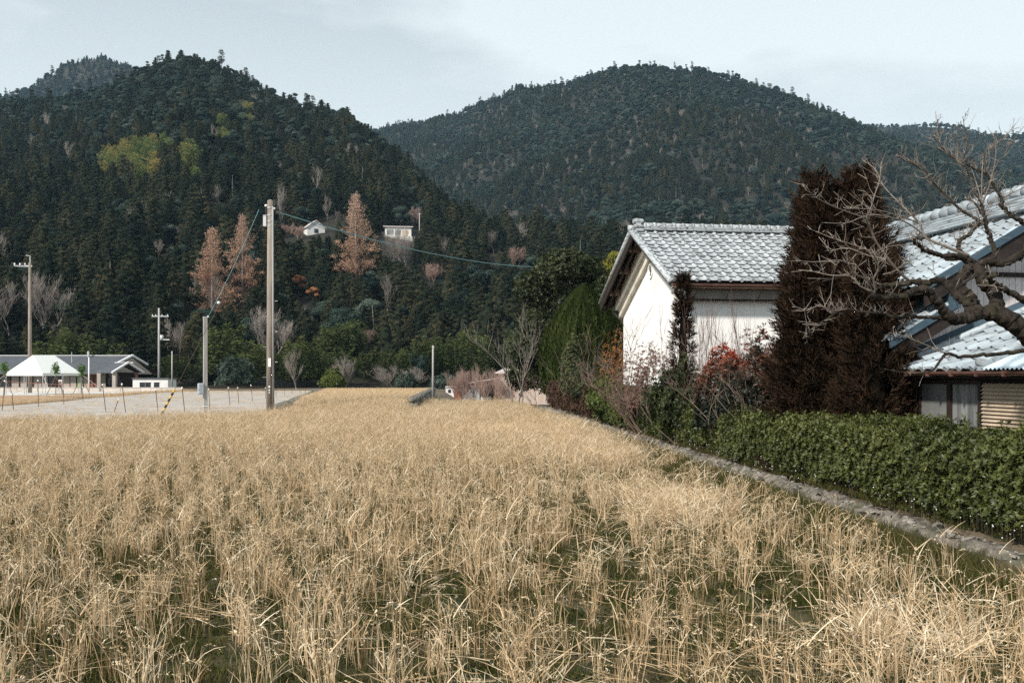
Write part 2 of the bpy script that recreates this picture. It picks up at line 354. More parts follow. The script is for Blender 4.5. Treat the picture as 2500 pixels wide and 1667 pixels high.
def cedar_crown(seed, H=12, R=3.0, nc=70, nl=46, shape=.8, low=.06, lsz=.42, mat_=None):
    r = np.random.default_rng(seed); parts = []
    prof = [(R*.55*(1-t)**shape+.05, H*(low+(1-low)*t*.95)) for t in np.linspace(0, .97, 8)]
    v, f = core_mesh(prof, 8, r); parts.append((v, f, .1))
    t = np.clip((np.arange(nc)+r.uniform(0, 1, nc))/nc, 0, .985); t = 1-(1-t)**.62; az = np.arange(nc)*2.399+r.uniform(-.5, .5, nc)
    cr_ = (R*(1-t)**shape*(.66+.3*r.uniform(0, 1, nc))+.12)*(1+.2*np.sin(az*2+seed)); cz = H*(low+(1-low)*t*.96)
    C = np.stack([cr_*np.cos(az), cr_*np.sin(az), cz-.10*cr_], 1); sz = (.38+.55*(1-t))*R/3
    k = np.repeat(np.arange(nc), nl); d = rand_dirs(nc*nl, r); d[:, 2] = np.abs(d[:, 2])-.25
    outw = np.stack([np.cos(az), np.sin(az), np.full(nc, .55)], 1)[k]
    P = C[k]+d*sz[k][:, None]*np.array([.85, .85, .6]); nrm = unit(d+outw*.35+rand_dirs(nc*nl, r)*.35); D = unit(np.cross(nrm, rand_dirs(nc*nl, r))+outw*.25+np.array([0, 0, .12]))
    v, f = leaves(P-D*lsz*.4, D, lsz*r.uniform(.6, 1.25, nc*nl), lsz*.55*r.uniform(.6, 1.2, nc*nl), r, side=nrm)
    ti = np.clip(.38+.34*(r.uniform(0, 1, nc)-.5)[k]+.2*(r.uniform(0, 1, nc*nl)-.5), 0, 1)
    parts.append((v, f, ti))
    V, Fc, T = merge(parts); return np_mesh('cedar_crown', V, Fc, mat_ or m_cedar, T)

def lobed_crown(seed, H=13, R=4.0, nlobes=13, nl=230, lsz=.5, mat_=None, low=.35, flat=.75, base_t=.4):
    r = np.random.default_rng(seed); parts = []; cz = H*(low+(1-low)*.45)
    for i in range(nlobes):
        a = r.uniform(0, 2*PI); el = r.uniform(-.35, 1)*PI/2
        c = np.array([math.cos(a)*math.cos(el)*R*.62, math.sin(a)*math.cos(el)*R*.62, cz+math.sin(el)*H*(1-low)*.36]); q = R*r.uniform(.34, .52)
        prof = [(q*.78*math.cos(b), c[2]+q*flat*.78*math.sin(b)) for b in np.linspace(-1.5, 1.5, 5)]
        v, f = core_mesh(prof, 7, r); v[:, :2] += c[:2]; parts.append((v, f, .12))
        d = rand_dirs(nl, r); d[:, 2] = np.where(d[:, 2] < -.3, -d[:, 2], d[:, 2]); P = c+d*q*np.array([1, 1, flat])*r.uniform(.82, 1.06, (nl, 1))
        nrm = unit(d+rand_dirs(nl, r)*.5); D = unit(np.cross(nrm, rand_dirs(nl, r))); v, f = leaves(P-D*lsz*.4, D, lsz*r.uniform(.6, 1.2, nl), lsz*.6*r.uniform(.6, 1.2, nl), r, side=nrm)
        parts.append((v, f, np.clip(base_t+r.uniform(-.16, .16)+.22*(r.uniform(0, 1, nl)-.5)+.14*d[:, 2], 0, 1)))
    V, Fc, T = merge(parts); return np_mesh('broadleaf_crown', V, Fc, mat_ or m_broad, T)

def pine_crown(seed, H=15, R=3.2):
    r = np.random.default_rng(seed); parts = []
    for i in range(13):
        t = r.uniform(.35, 1); a = r.uniform(0, 2*PI); q = R*(1.15-t)*r.uniform(.3, 1.1); c = np.array([math.cos(a)*q, math.sin(a)*q, H*t]); s = R*r.uniform(.28, .5)
        nl = 150; d = rand_dirs(nl, r); P = c+d*s*np.array([1, 1, .42]); nrm = unit(d+rand_dirs(nl, r)*.4+np.array([0, 0, .3])); D = unit(np.cross(nrm, rand_dirs(nl, r)))
        v, f = leaves(P, D, .5*r.uniform(.6, 1.2, nl), .28, r, side=nrm); parts.append((v, f, np.clip(.45+.3*(r.uniform(0, 1, nl)-.5)+.2*d[:, 2], 0, 1)))
    V, Fc, T = merge(parts); return np_mesh('pine_crown', V, Fc, m_pine, T)

def bamboo_crown(seed, H=11, n=15, spread=2.4, mat_=None, nl=150):
    r = np.random.default_rng(seed); parts = []
    for i in range(n):
        b = np.array([*(r.normal(size=2)*spread*.5), 0]); a = r.uniform(0, 2*PI); lean = np.array([math.cos(a), math.sin(a), 0])*r.uniform(.1, .32)*H*.5; h = H*r.uniform(.7, 1.05)
        t = r.uniform(.18, 1, nl)**.8; P = b+lean*(t**2.4)[:, None]+np.stack([0*t, 0*t, h*(t-.12*t**4)], 1)
        wd = (.75*np.sin(PI*np.clip(t*.9+.08, 0, 1))+.12)[:, None]; d = rand_dirs(nl, r); P = P+d*wd*np.array([1, 1, .5])*.8
        D = unit(d*np.array([1, 1, .3])+np.array([0, 0, .15])+lean*.12)
        v, f = leaves(P, D, .62*r.uniform(.6, 1.2, nl), .20, r); parts.append((v, f, np.clip(.25+.45*t*t+.25*(r.uniform(0, 1, nl)-.5)+r.uniform(-.1, .1), 0, 1)))
    V, Fc, T = merge(parts); return np_mesh('bamboo_crown', V, Fc, mat_ or m_bamboo, T)

def trunk_mesh(H, rad, seed=0, mat_=None, bend=.02):
    r = random.Random(seed); k = 6
    pts = [(r.uniform(-1, 1)*bend*H*(i/k), r.uniform(-1, 1)*bend*H*(i/k), H*i/k-(.4 if i == 0 else 0)) for i in range(k+1)]
    return MB().tube(pts, [rad*(1-.85*i/k) for i in range(k+1)], 6).mesh('trunk', mat_ or m_bark, True)

def tube_np(segs, n=3):
    """segs (m,8): p0 xyz, r0, p1 xyz, r1 -> open prisms"""
    S = np.asarray(segs, float); p0, r0, p1, r1 = S[:, :3], S[:, 3:4], S[:, 4:7], S[:, 7:8]; d = unit(p1-p0)
    ref = np.where(np.abs(d[:, 2:3]) > .9, np.array([[1., 0, 0]]), np.array([[0, 0, 1.]])); u = unit(np.cross(d, ref)); b = np.cross(d, u); V = []
    for k in range(n):
        a = 2*PI*k/n; o = u*math.cos(a)+b*math.sin(a); V += [p0+o*r0, p1+o*r1]
    V = np.stack(V, 1).reshape(-1, 3); base = (np.arange(len(S))*2*n)[:, None, None]
    q = np.array([[2*k, 2*((k+1) % n), 2*((k+1) % n)+1, 2*k+1] for k in range(n)])[None]
    return V, (base+q).reshape(-1, 4)

def grow(r, p, d, ln, rad, depth, segs, up=.15, spread=.6, kids=(2, 4), shrink=.68, wob=.16, minr=.006, nseg=3):
    pts = [np.array(p, float)]; d = np.array(d, float); d /= np.linalg.norm(d)
    for i in range(nseg):
        d = d+np.array([r.gauss(0, wob), r.gauss(0, wob), r.gauss(0, wob)*.7+up*.12]); d /= np.linalg.norm(d)
        a = rad*(1-.4*i/nseg); b = rad*(1-.4*(i+1)/nseg); q = pts[-1]+d*ln/nseg
        segs.append((*pts[-1], a, *q, b, depth)); pts.append(q)
    if depth <= 0: return
    for k in range(r.randint(*kids)):
        j = r.randint(1, nseg) if k else nseg; t = pts[j]
        az = r.uniform(0, 2*PI); o = np.array([math.cos(az), math.sin(az), r.uniform(-.2, .7)]); nd = d*(1-spread*.5)+o*spread+np.array([0, 0, up])
        grow(r, t, nd, ln*shrink*r.uniform(.75, 1.2), max(rad*.55, minr), depth-1, segs, up, spread, kids, shrink, wob, minr, nseg)

def bare_tree_meshes(seed, H=11, stems=1, depth=5, spread=.55, up=.25, rad=.16, kids=(2, 4), mat_=None, trunkmat=None, minr=.013, shrink=.7, l0=.30, name='branches'):
    r = random.Random(seed); segs = []
    for s in range(stems):
        a = 2*PI*s/max(stems, 1)+r.uniform(0, 1); d = (math.cos(a)*(.45 if stems > 1 else .06), math.sin(a)*(.45 if stems > 1 else .06), 1)
        grow(r, (.08*math.cos(a)*stems, .08*math.sin(a)*stems, -.2), d, H*l0, rad/(stems**.4), depth, segs, up, spread, kids, shrink, .13, minr)
    S = np.array(segs); top = S[:, 6].max(); S[:, [0, 1, 2, 4, 5, 6]] *= H/top
    big = S[:, 8] >= depth; out = []
    v, f = tube_np(S[big][:, :8], 6); tr = np_mesh('trunk', v, f, trunkmat or m_palebark, np.full(len(f), .35))
    q = S[~big]; v, f = tube_np(q[:, :8], 3); ti = np.repeat(.35+.35*(1-q[:, 8]/depth)+np.random.default_rng(seed).uniform(-.15, .15, len(q)), 3)
    br_ = np_mesh(name, v, f, mat_ or m_twig, np.clip(ti, 0, 1)); br_['many'] = 1
    if stems > 1: tr['many'] = 1
    return tr, br_

def meta_meshes(seed, H=24):
    r = random.Random(seed); R = np.random.default_rng(seed); segs = []; P = []; D = []
    nb = 130
    for i in range(nb):
        t = .05+.95*(i/nb)**.9; a = i*2.399+r.uniform(-.3, .3); ln = H*.26*(1-t)**.75*r.uniform(.6, 1.15)*(.35+1.25*float(vnoise(math.cos(a)*1.6+3, math.sin(a)*1.6+t*9, 1.0, seed)))+.3; d = np.array([math.cos(a), math.sin(a), .55+.5*t])
        p = np.array([0, 0, H*t*.96]); k = 5
        for j in range(k):
            q = p+unit(d+np.array([0, 0, .1*j]))*ln/k; segs.append((*p, .05*(1-t)*(1-j/k)+.015, *q, .05*(1-t)*(1-(j+1)/k)+.012)); 
            if j > 0:
                m = int(22+ln*12); P.append(q+R.normal(size=(m, 3))*np.array([.36, .36, .26])); D.append(unit(d+R.normal(size=(m, 3))*.8))
            p = q
    P = np.concatenate(P); D = np.concatenate(D); az_ = np.arctan2(P[:, 1], P[:, 0])
    dens = vnoise(az_*2.2+seed*7, P[:, 2], 1.7, seed)*.65+vnoise(P[:, 0]*2+P[:, 1]*3, P[:, 2], 1.1, seed+3)*.35
    # the upper crown is thin and twiggy, the lower holds its rusty needles in ragged pads
    keep = R.uniform(size=len(P)) < np.where(P[:, 2] > H*.6, .24, np.clip((dens-.45)*4.2, .0, 1)); P = P[keep]; D = D[keep]
    v, f = leaves(P, D, .34*R.uniform(.6, 1.2, len(P)), .15, R); ti = np.clip(.5+.3*(R.uniform(size=len(P))-.5)+(P[:, 2]/H-.5)*.5, 0, 1)
    crown = np_mesh('crown', v, f, m_meta, ti); v, f = tube_np(segs, 3); br = np_mesh('branches', v, f, m_pinktwig, np.full(len(f), .4)); br['many'] = 1; crown['many'] = 1
    tr = MB().tube([(0, 0, -.4), (0, 0, H*.5), (0, 0, H)], [.34, .2, .03], 7).mesh('trunk', m_palebark, True)
    return tr, br, crown

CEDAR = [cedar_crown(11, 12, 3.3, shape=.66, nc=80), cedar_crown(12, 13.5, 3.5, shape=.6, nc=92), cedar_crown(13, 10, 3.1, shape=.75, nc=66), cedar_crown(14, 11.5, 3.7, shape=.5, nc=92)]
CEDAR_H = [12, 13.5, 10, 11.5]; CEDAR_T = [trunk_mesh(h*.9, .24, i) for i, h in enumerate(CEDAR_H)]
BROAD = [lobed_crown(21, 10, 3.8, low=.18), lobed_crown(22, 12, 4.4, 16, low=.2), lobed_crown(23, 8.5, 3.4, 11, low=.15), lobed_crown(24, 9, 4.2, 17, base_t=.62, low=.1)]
BROAD_T = [trunk_mesh(h*.55, .22, 30+i) for i, h in enumerate((10, 12, 8.5, 9))]
PINE = [pine_crown(31), pine_crown(32, 17, 3.6)]; PINE_T = [trunk_mesh(15*.97, .2, 41, bend=.03), trunk_mesh(17*.97, .22, 42, bend=.03)]
BAMBOO = [bamboo_crown(41), bamboo_crown(42, 12, 18), bamboo_crown(43, 9, 12, 2.0)]
DBAMBOO = [bamboo_crown(44, 9, 15, 2.6, m_darkbamboo), bamboo_crown(45, 7.5, 14, 2.8, m_darkbamboo)]
BARE = [bare_tree_meshes(51, 12, 1, 5, kids=(3, 5)), bare_tree_meshes(52, 11, 1, 5, .5, .4, kids=(3, 5)), bare_tree_meshes(53, 10, 4, 4, .42, .4, .13, kids=(4, 6)), bare_tree_meshes(54, 13, 1, 5, .42, .45, kids=(3, 5))]
PINKB = [bare_tree_meshes(56, 6, 4, 4, .5, .35, .09, (4, 6), m_pinktwig, minr=.009), bare_tree_meshes(57, 7, 3, 4, .45, .4, .09, (4, 6), m_pinktwig, minr=.009)]

def join_meshes(name, a, b):
    bm = bmesh.new(); bm.from_mesh(a); k = len(bm.faces); bm.from_mesh(b); bm.faces.ensure_lookup_table()
    for f in bm.faces[k:]: f.material_index = 1
    me = bpy.data.meshes.new(name); bm.to_mesh(me); bm.free(); me.materials.append(a.materials[0]); me.materials.append(b.materials[0]); return me
WOOD = [join_meshes('c', CEDAR[i], CEDAR_T[i]) for i in range(4)]+[join_meshes('b', BROAD[i], BROAD_T[i]) for i in range(4)]+[join_meshes('p', PINE[i], PINE_T[i]) for i in range(2)] \
     +[join_meshes('d', BARE[i][1], BARE[i][0]) for i in range(4)]+BAMBOO+DBAMBOO+[MB().tube([(0, 0, 0), (.1, 0, 6), (.05, .1, 11.5)], [.16, .11, .03], 5).mesh('snag', m_palebark)]
WOODC = proto_collection('forest_tree', WOOD)            # 0-3 cedar, 4-7 broadleaf, 8-9 pine, 10-13 bare, 14-16 bamboo, 17-18 dark bamboo

# ------------------------------------------------------------------ the woods
def in_px(px, py, x0, x1, y0, y1): return (px > x0) & (px < x1) & (py > y0) & (py < y1)
CLEAR = []                                               # (x, y, r): spots kept free for single things
def tree_spots(h, step, r, pad=420):
    s = HILLS[h]; xs = np.arange(-900, 1400, step); ys = np.arange(130, 1760, step); X, Y = np.meshgrid(xs, ys)
    X = (X+r.uniform(-.45, .45, X.shape)*step).ravel(); Y = (Y+r.uniform(-.45, .45, Y.shape)*step).ravel(); px = CX+F*X/Y
    k = (px > -pad) & (px < 2500+pad) & (Y > interp(px, s['Y0'])) & (Y < interp(px, s['YR'])+18); X, Y, px = X[k], Y[k], px[k]
    Z = hill_z(h, X, Y); py = HZ-F*(Z+8-EYE)/Y
    return X, Y, Z, px, py
def hit(px, py, h='near'):                               # where the ray through a photo pixel meets a hillside
    s = HILLS[h]; Y = np.arange(interp(px, s['Y0']), interp(px, s['YR']), .5); x = (px-CX)/F*Y
    zr = EYE+(HZ-py)/F*Y; k = np.argmax(hill_z(h, x, Y) >= zr)
    return Vector((x[k], Y[k], float(hill_z(h, x[k], Y[k]))))

def any_z(x, y): return max(float(ground_z(x, y)), float(hill_z('near', x, y)))

def tree_thing(name, loc, H, H0, trunk, crown, label, cat, group=None, rz=None, crown_name='crown', branches=None, wide=1.0):
    t = empty(name, loc, random.uniform(0, 6.28) if rz is None else rz, label, cat, group); s = H/H0; t.scale = (s*wide, s*wide, s)
    if trunk: link('trunk', trunk, t)
    if branches: link('branches', branches, t)
    link(crown_name, crown, t)
    return t

SIGHT = []                                               # px, py of the lowest part to stay in view, half width in px, distance
SINGLES = []                                             # x, y, radius to keep clear of wood
def single(loc, rad): SINGLES.append((loc[0], loc[1], rad))

# rust-coloured conifers standing out of the dark wood
MT = [meta_meshes(61), meta_meshes(62)]
for i, (px, by, ty, k, wide, lab) in enumerate([
    (868, 712, 468, 0, 1.05, 'tall rust orange conifer standing just below the hillside house'),
    (518, 805, 552, 1, 1.15, 'broad rust pink conifer rising from the wood behind the short wooden post'),
    (592, 740, 520, 0, .95, 'slimmer rust conifer half hidden behind the thick concrete pole')]):
    p = hit(px, by); H = (by-ty)/F*p.y; SIGHT.append((px, by-.24*(by-ty), max(12, .2*(by-ty)), p.y)); single(p, 5.5)
    tr, br, cr_ = MT[k]; tree_thing('rust_conifer', p, H, 24, tr, cr_, lab, 'tree', branches=br, rz=i*1.3, wide=wide)
m_rust_broad = leaf_mat('rust leaves', [(.25, .11, .05), (.42, .21, .11), (.55, .32, .19)], rnd=.2)
RUST = lobed_crown(66, 10, 3.4, 9, 150, .4, m_rust_broad)
for px, by, ty, lab in [(728, 735, 672, 'small rust brown leaved tree among dark cedars beside the tall pole'),
                        (764, 752, 702, 'smallest rust brown tree low among dark cedars')]:
    p = hit(px, by); H = (by-ty)/F*p.y; SIGHT.append((px, by-.24*(by-ty), max(12, .2*(by-ty)), p.y)); single(p, 3); tree_thing('rust_tree', p, H, 9.6, trunk_mesh(6, .15, 5), RUST, lab, 'tree')

# bare trees one can pick out on the slope and along its foot
SL = 'pale leafless tree standing among the dark cedars on the slope'
for i, (px, by, ty, k, wide, lab, g) in enumerate([
    (118, 815, 650, 2, 1.25, 'broad pale grey bare tree rising behind the dark roofed long house', None),
    (20, 830, 680, 0, 1.1, 'greyish bare tree beside the broad pale one behind the long house', None),
    (688, 560, 446, 3, .75, 'tall pale bare tree on the slope right behind the thick concrete pole', None),
    (538, 505, 448, 1, 1.1, SL, 1), (440, 600, 548, 2, .9, SL, 1), (385, 625, 578, 2, .9, SL, 1), (770, 470, 398, 1, .8, SL, 1),
    (955, 640, 548, 2, 1.0, 'wide grey bare tree in front of the hillside house', None), (985, 650, 560, 2, 1.1, SL, 1), (945, 765, 660, 3, .9, SL, 1), (1088, 655, 572, 3, .9, SL, 1),
    (1205, 620, 560, 0, 1.3, SL, 1), (1245, 560, 478, 3, .4, 'thin dead pale trunk among cedars above the terraces', None),
    (800, 540, 470, 1, .7, SL, 1), (660, 880, 735, 2, 1.25, SL, 1), (430, 880, 768, 2, .9, SL, 1), (1010, 545, 500, 0, 1.2, SL, 1), (820, 540, 515, 0, 1.3, SL, 1)]):
    p = hit(px, by); H = (by-ty)/F*p.y; SIGHT.append((px, by-.24*(by-ty), max(12, .2*(by-ty)), p.y)); single(p, 3.2); tr, cr_ = BARE[k]
    tree_thing('bare_tree', p, H, (12, 11, 10, 13)[k], tr, cr_, lab, 'tree', 'bare trees among the cedars' if g else None, crown_name='branches', wide=wide)
PK = 'bare shrub with pinkish twigs on the slope'
for px, by, ty, lab in [(1055, 690, 640, PK), (1015, 545, 508, PK), (730, 585, 548, PK), (705, 580, 540, PK), (1260, 650, 600, PK), (890, 850, 800, PK)]:
    p = hit(px, by); H = (by-ty)/F*p.y; SIGHT.append((px, by-.24*(by-ty), max(12, .2*(by-ty)), p.y)); single(p, 2.6); k = random.randint(0, 1); tr, cr_ = PINKB[k]
    tree_thing('bare_shrub', p, H, (6, 7)[k], tr, cr_, lab, 'shrub', 'pinkish bare shrubs on the slope', crown_name='branches', wide=1.3)
# foot of the hill
for px, Y, ty, k, wide, lab, pink in [
    (725, 118, 843, 1, .85, 'pale slender bare tree at the far edge of the dry paddy beside the thick pole', 0),
    (838, 122, 862, 2, 1.1, 'grey fan shaped bare shrub tree at the far edge of the terrace', 0),
    (955, 112, 888, 0, 2.0, 'low wide spreading bare tree by the end of the stone terrace wall', 2),
    (1010, 115, 893, 0, 1.9, 'low spreading bare tree touching the slim white pole', 2),
    (1150, 98, 880, 1, 1.0, 'tall pink twigged bare plum bush in front of the open shed', 1),
    (1120, 99, 900, 0, .9, 'short pink twigged bare bush beside the small white hut', 1),
    (1200, 97, 895, 0, 1.0, 'pink twigged bare bush beside the tin walled barn corner', 1),
    (1240, 92, 912, 1, 1.0, 'thin pink twigged bush standing before the tin wall', 1)]:
    x = (px-CX)/F*Y; z = float(ground_z(x, Y)); H = EYE+(HZ-ty)/F*Y-z
    tr, cr_ = PINKB[k % 2] if pink == 1 else (BARE[k] if k else BARE[0])
    tree_thing('bare_tree', (x, Y, z), H, (6, 7)[k % 2] if pink == 1 else (12, 11, 10, 13)[k], tr, cr_, lab, 'tree', crown_name='branches', wide=wide)

# hillside clearings for the houses
HH = hit(972, 582); WH = hit(772, 572)
SIGHT += [(972, 575, 42, HH.y), (772, 568, 34, WH.y)]
SINGLES += [(HH.x, HH.y, 7), (HH.x-1, HH.y-9, 4.5), (HH.x-3, HH.y-16, 3), (WH.x, WH.y, 5), (WH.x, WH.y-7, 2)]

r3 = np.random.default_rng(33)
P, R_, S_, I_ = [], [], [], []
indiv = []
def species(h, X, Y, Z, px, py):
    n = len(X); u = r3.uniform(size=n); pn = vnoise(X, Y, 26, 9)*.6+vnoise(X, Y, 60, 4)*.4; pick = np.zeros(n, int)
    j = r3.integers(0, 4, n)
    if h == 'near':
        up = np.clip((430-py)/200, 0, 1)*np.clip((1150-px)/300, 0, 1)
        pc = .88-.72*up; pb = .09+.62*up; pp = .0+.10*up*(py < 260)
        pc = pc+(pn-.5)*.9*up
    else:
        pl = vnoise(X+.4*Y, Y, 150, 23)*.65+vnoise(X, Y, 55, 24)*.35; pc = .22+(pl-.5)*2.6; pb = .68-(pl-.5)*2.4; pp = .06
        ridge = Y > interp(px, HILLS[h]['YR'])-45
        pp = np.where(ridge, .3, pp)
    bare = .010+.022*(h != 'near')
    pick = np.where(u < pc, j, np.where(u < pc+pb, 4+j, np.where(u < pc+pb+pp, 8+j % 2, 4+j)))
    pick = np.where(r3.uniform(size=n) < bare, 10+j, pick); pick = np.where(r3.uniform(size=n) < (.004 if h == 'near' else .01), 19, pick)
    if h == 'near':
        bam = in_px(px, py, 250, 400, 296, 410) & (py > 300+(400-px)*.42) | in_px(px, py, 408, 428, 335, 400) | in_px(px, py, 448, 486, 340, 410)
        bam |= in_px(px, py, 530, 548, 270, 300) | in_px(px, py, 596, 610, 245, 275) | in_px(px, py, 540, 552, 310, 330)
        pick = np.where(bam, 14+j % 3, pick)
        low = (Y < interp(px, HILLS['near']['Y0'])+np.where((px > 540) & (px < 1330), 15, 5))
        pick = np.where(low & (r3.uniform(size=n) < .85), 17+j % 2, pick)
    return pick

for h, step in (('near', 4.9), ('right', 5.6), ('far_right', 7), ('far_left', 7)):
    X, Y, Z, px, py = tree_spots(h, step, r3)
    keep = np.ones(len(X), bool)
    if h == 'near':
        for (sx_, sy_, sr) in SINGLES: keep &= (X-sx_)**2+(Y-sy_)**2 > sr*sr
        # terraces and gardens round the hillside houses stay half open
        gard = in_px(px, py, 640, 1010, 505, 575) | in_px(px, py, 1180, 1330, 560, 620); keep &= ~(gard & (r3.uniform(size=len(X)) < .55))
    X, Y, Z, px, py = X[keep], Y[keep], Z[keep], px[keep], py[keep]
    pk = species(h, X, Y, Z, px, py); n = len(X)
    sc_ = r3.uniform(.72, 1.12, n)*np.where(pk < 4, 1.0, 1.0)
    if h == 'near':
        sc_ *= np.where((pk >= 4) & (pk < 8), .8, 1)*np.where(Y > 330, .82, 1)*np.where(pk >= 14, 1.0, 1)
        sc_ *= np.where((px > 1150) & (pk < 4), .95, 1)
    else: sc_ *= (.48+.5*vnoise(X, Y, 34, 17)+.16*(r3.uniform(size=n)-.5))*np.where((pk >= 10) & (pk < 14), .9, 1)*np.where((pk < 4) | (pk > 18), 1.1, 1)
    if h == 'near':
        HT = np.array([12, 13.5, 10, 11.5, 10, 12, 8.5, 9, 15, 17, 12, 11, 10, 13, 11, 12, 9, 9, 7.5, 11.5]); top = HZ-F*(Z+HT[pk]*sc_-EYE)/Y; keep = np.ones(n, bool)
        for (sx_, sy_, hw, yy) in SIGHT:
            inw = (np.abs(px-sx_) < hw+F*1.6/Y) & (Y < yy+1) & (top < sy_); short = np.clip((HZ-sy_)/np.maximum(HZ-top, 1), .35, 1)
            can = inw & ((EYE+(HZ-sy_)/F*Y-Z) > 4); sc_ = np.where(can, np.minimum(sc_, (EYE+(HZ-sy_)/F*Y-Z)/HT[pk]), sc_); keep &= ~(inw & ~can)
        X, Y, Z, px, py, pk, sc_ = X[keep], Y[keep], Z[keep], px[keep], py[keep], pk[keep], sc_[keep]; n = len(X)
    rt = np.stack([r3.normal(0, .035, n), r3.normal(0, .035, n), r3.uniform(0, 6.28, n)], 1); sl = np.stack([sc_*r3.uniform(.88, 1.15, n), sc_*r3.uniform(.88, 1.15, n), sc_], 1)
    one = np.zeros(n, bool)
    if h == 'near':
        vis = (px > -20) & (px < 2330)
        for lo, hi, lim in ((0, 4, 170), (4, 8, 30), (14, 17, 14), (17, 19, 60)):
            c = np.where(vis & (pk >= lo) & (pk < hi))[0]; c = c[np.argsort(Y[c])][:lim] if lo in (0, 17) else c[np.argsort(Y[c])][:lim]; one[c] = True
        for i in np.where(one)[0]: indiv.append((X[i], Y[i], Z[i]-.3, rt[i][2], sl[i], pk[i], px[i], py[i]))
    o = ~one; P.append(np.stack([X, Y, Z-.3], 1)[o]); R_.append(rt[o]); S_.append(sl[o]); I_.append(pk[o])
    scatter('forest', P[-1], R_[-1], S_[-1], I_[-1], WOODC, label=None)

for (x, y, z, rz, s, k, px, py) in indiv:
    where = 'behind the long house and tent' if px < 440 else ('below the hillside houses' if px < 1060 else 'behind the storehouse and tin barn')
    if k < 4: nm, lab, cat, grp, tr, cr_ = 'cedar_tree', 'dark conical cedar in the wood '+where, 'tree', 'cedars '+where, CEDAR_T[k], CEDAR[k]
    elif k < 8: nm, lab, cat, grp, tr, cr_ = 'evergreen_tree', 'round topped evergreen tree among the cedars '+where, 'tree', 'round evergreens '+where, BROAD_T[k-4], BROAD[k-4]
    elif k < 17: nm, lab, cat, grp, tr, cr_ = 'bamboo_clump', 'yellow green feathery bamboo clump in the grove on the hillside', 'bamboo', 'hillside bamboo grove', None, BAMBOO[k-14]
    else: nm, lab, cat, grp, tr, cr_ = 'bamboo_thicket', 'dark olive bamboo thicket at the hill foot '+where, 'bamboo', 'bamboo thickets '+where, None, DBAMBOO[k-17]
    t = empty(nm, (x, y, z), rz, lab, cat, grp); t.scale = tuple(s)
    if tr: link('trunk', tr, t)
    link('crown', cr_, t)
# rounded pale evergreens that stand out of the hillside
for px, by, ty, wide, lab in [(865, 372, 327, 1.5, 'wide pale green rounded evergreen near the shoulder of the hill'), (342, 446, 388, 1.3, 'grey green rounded tree just below the bamboo grove')]:
    p = hit(px, by); H = (by-ty)/F*p.y; tree_thing('rounded_evergreen', p, H, 9, BROAD_T[3], BROAD[3], lab, 'tree', wide=wide)
# ------------------------------------------------------------------ farm buildings
m_plaster = mat('white plaster', (.88, .875, .85), (.79, .775, .74), scale=1.1, detail=7, rough=.9, bump=.12, bscale=30, ramp=(.5, .78), dirt=((.52, .48, .42), .9, .60, .80))
m_cornice = mat('stained plaster', (.70, .66, .58), (.50, .45, .37), scale=2.5, detail=7, rough=.9, ramp=(.4, .7))
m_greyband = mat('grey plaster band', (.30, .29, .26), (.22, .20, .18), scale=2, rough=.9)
m_darkwood = mat('dark weathered wood', (.014, .010, .009), (.034, .025, .021), scale=5, stretch=(1, 6, 1), rough=.85, bump=.3)
m_brownwood = mat('brown wood', (.10, .065, .045), (.19, .135, .10), scale=7, stretch=(1, 1, .2), rough=.8, bump=.3)
m_gutter = mat('brown gutter', (.13, .065, .05), (.19, .10, .08), scale=4, rough=.4)
m_siding = mat('pinkish grey siding', (.50, .455, .445), (.60, .555, .54), scale=5, stretch=(3, 3, .5), rough=.7, dirt=((.36, .32, .30), 2, .55, .85))
m_slat = mat('buff slats', (.46, .36, .26), (.56, .46, .35), scale=6, stretch=(1, .4, 3), rough=.7)
m_blueflash = mat('blue grey flashing', (.035, .065, .09), (.06, .095, .12), scale=6, rough=.6)
m_frame = mat('brown window frame', (.035, .024, .02), rough=.5)
m_steel = mat('galvanised steel', (.42, .43, .44), (.52, .53, .54), scale=8, rough=.45, metal=.3)
def tile_mat(name, a, b, stain, rough=.55):
    m = mat(name, a, b, scale=3, detail=5, rough=rough, spec=.35, bump=.1, stretch=(5, 1, 5), ramp=(.3, .7), dirt=(stain, 3.2, .50, .72))
    nt = m.node_tree; bs = next(n for n in nt.nodes if n.type == 'BSDF_PRINCIPLED'); src = bs.inputs['Base Color'].links[0].from_socket
    oi = nt.nodes.new('ShaderNodeObjectInfo'); mr = nt.nodes.new('ShaderNodeMapRange'); mr.inputs['To Min'].default_value = .74; mr.inputs['To Max'].default_value = 1.12; nt.links.new(oi.outputs['Random'], mr.inputs['Value'])
    vm = nt.nodes.new('ShaderNodeVectorMath'); vm.operation = 'SCALE'; nt.links.new(src, vm.inputs[0]); nt.links.new(mr.outputs[0], vm.inputs[3]); nt.links.new(vm.outputs[0], bs.inputs['Base Color']); return m
m_tile = tile_mat('silver grey tile', (.36, .39, .405), (.47, .50, .51), (.11, .105, .105))
m_tile2 = tile_mat('pale blue grey tile', (.33, .39, .425), (.43, .485, .515), (.17, .17, .17))

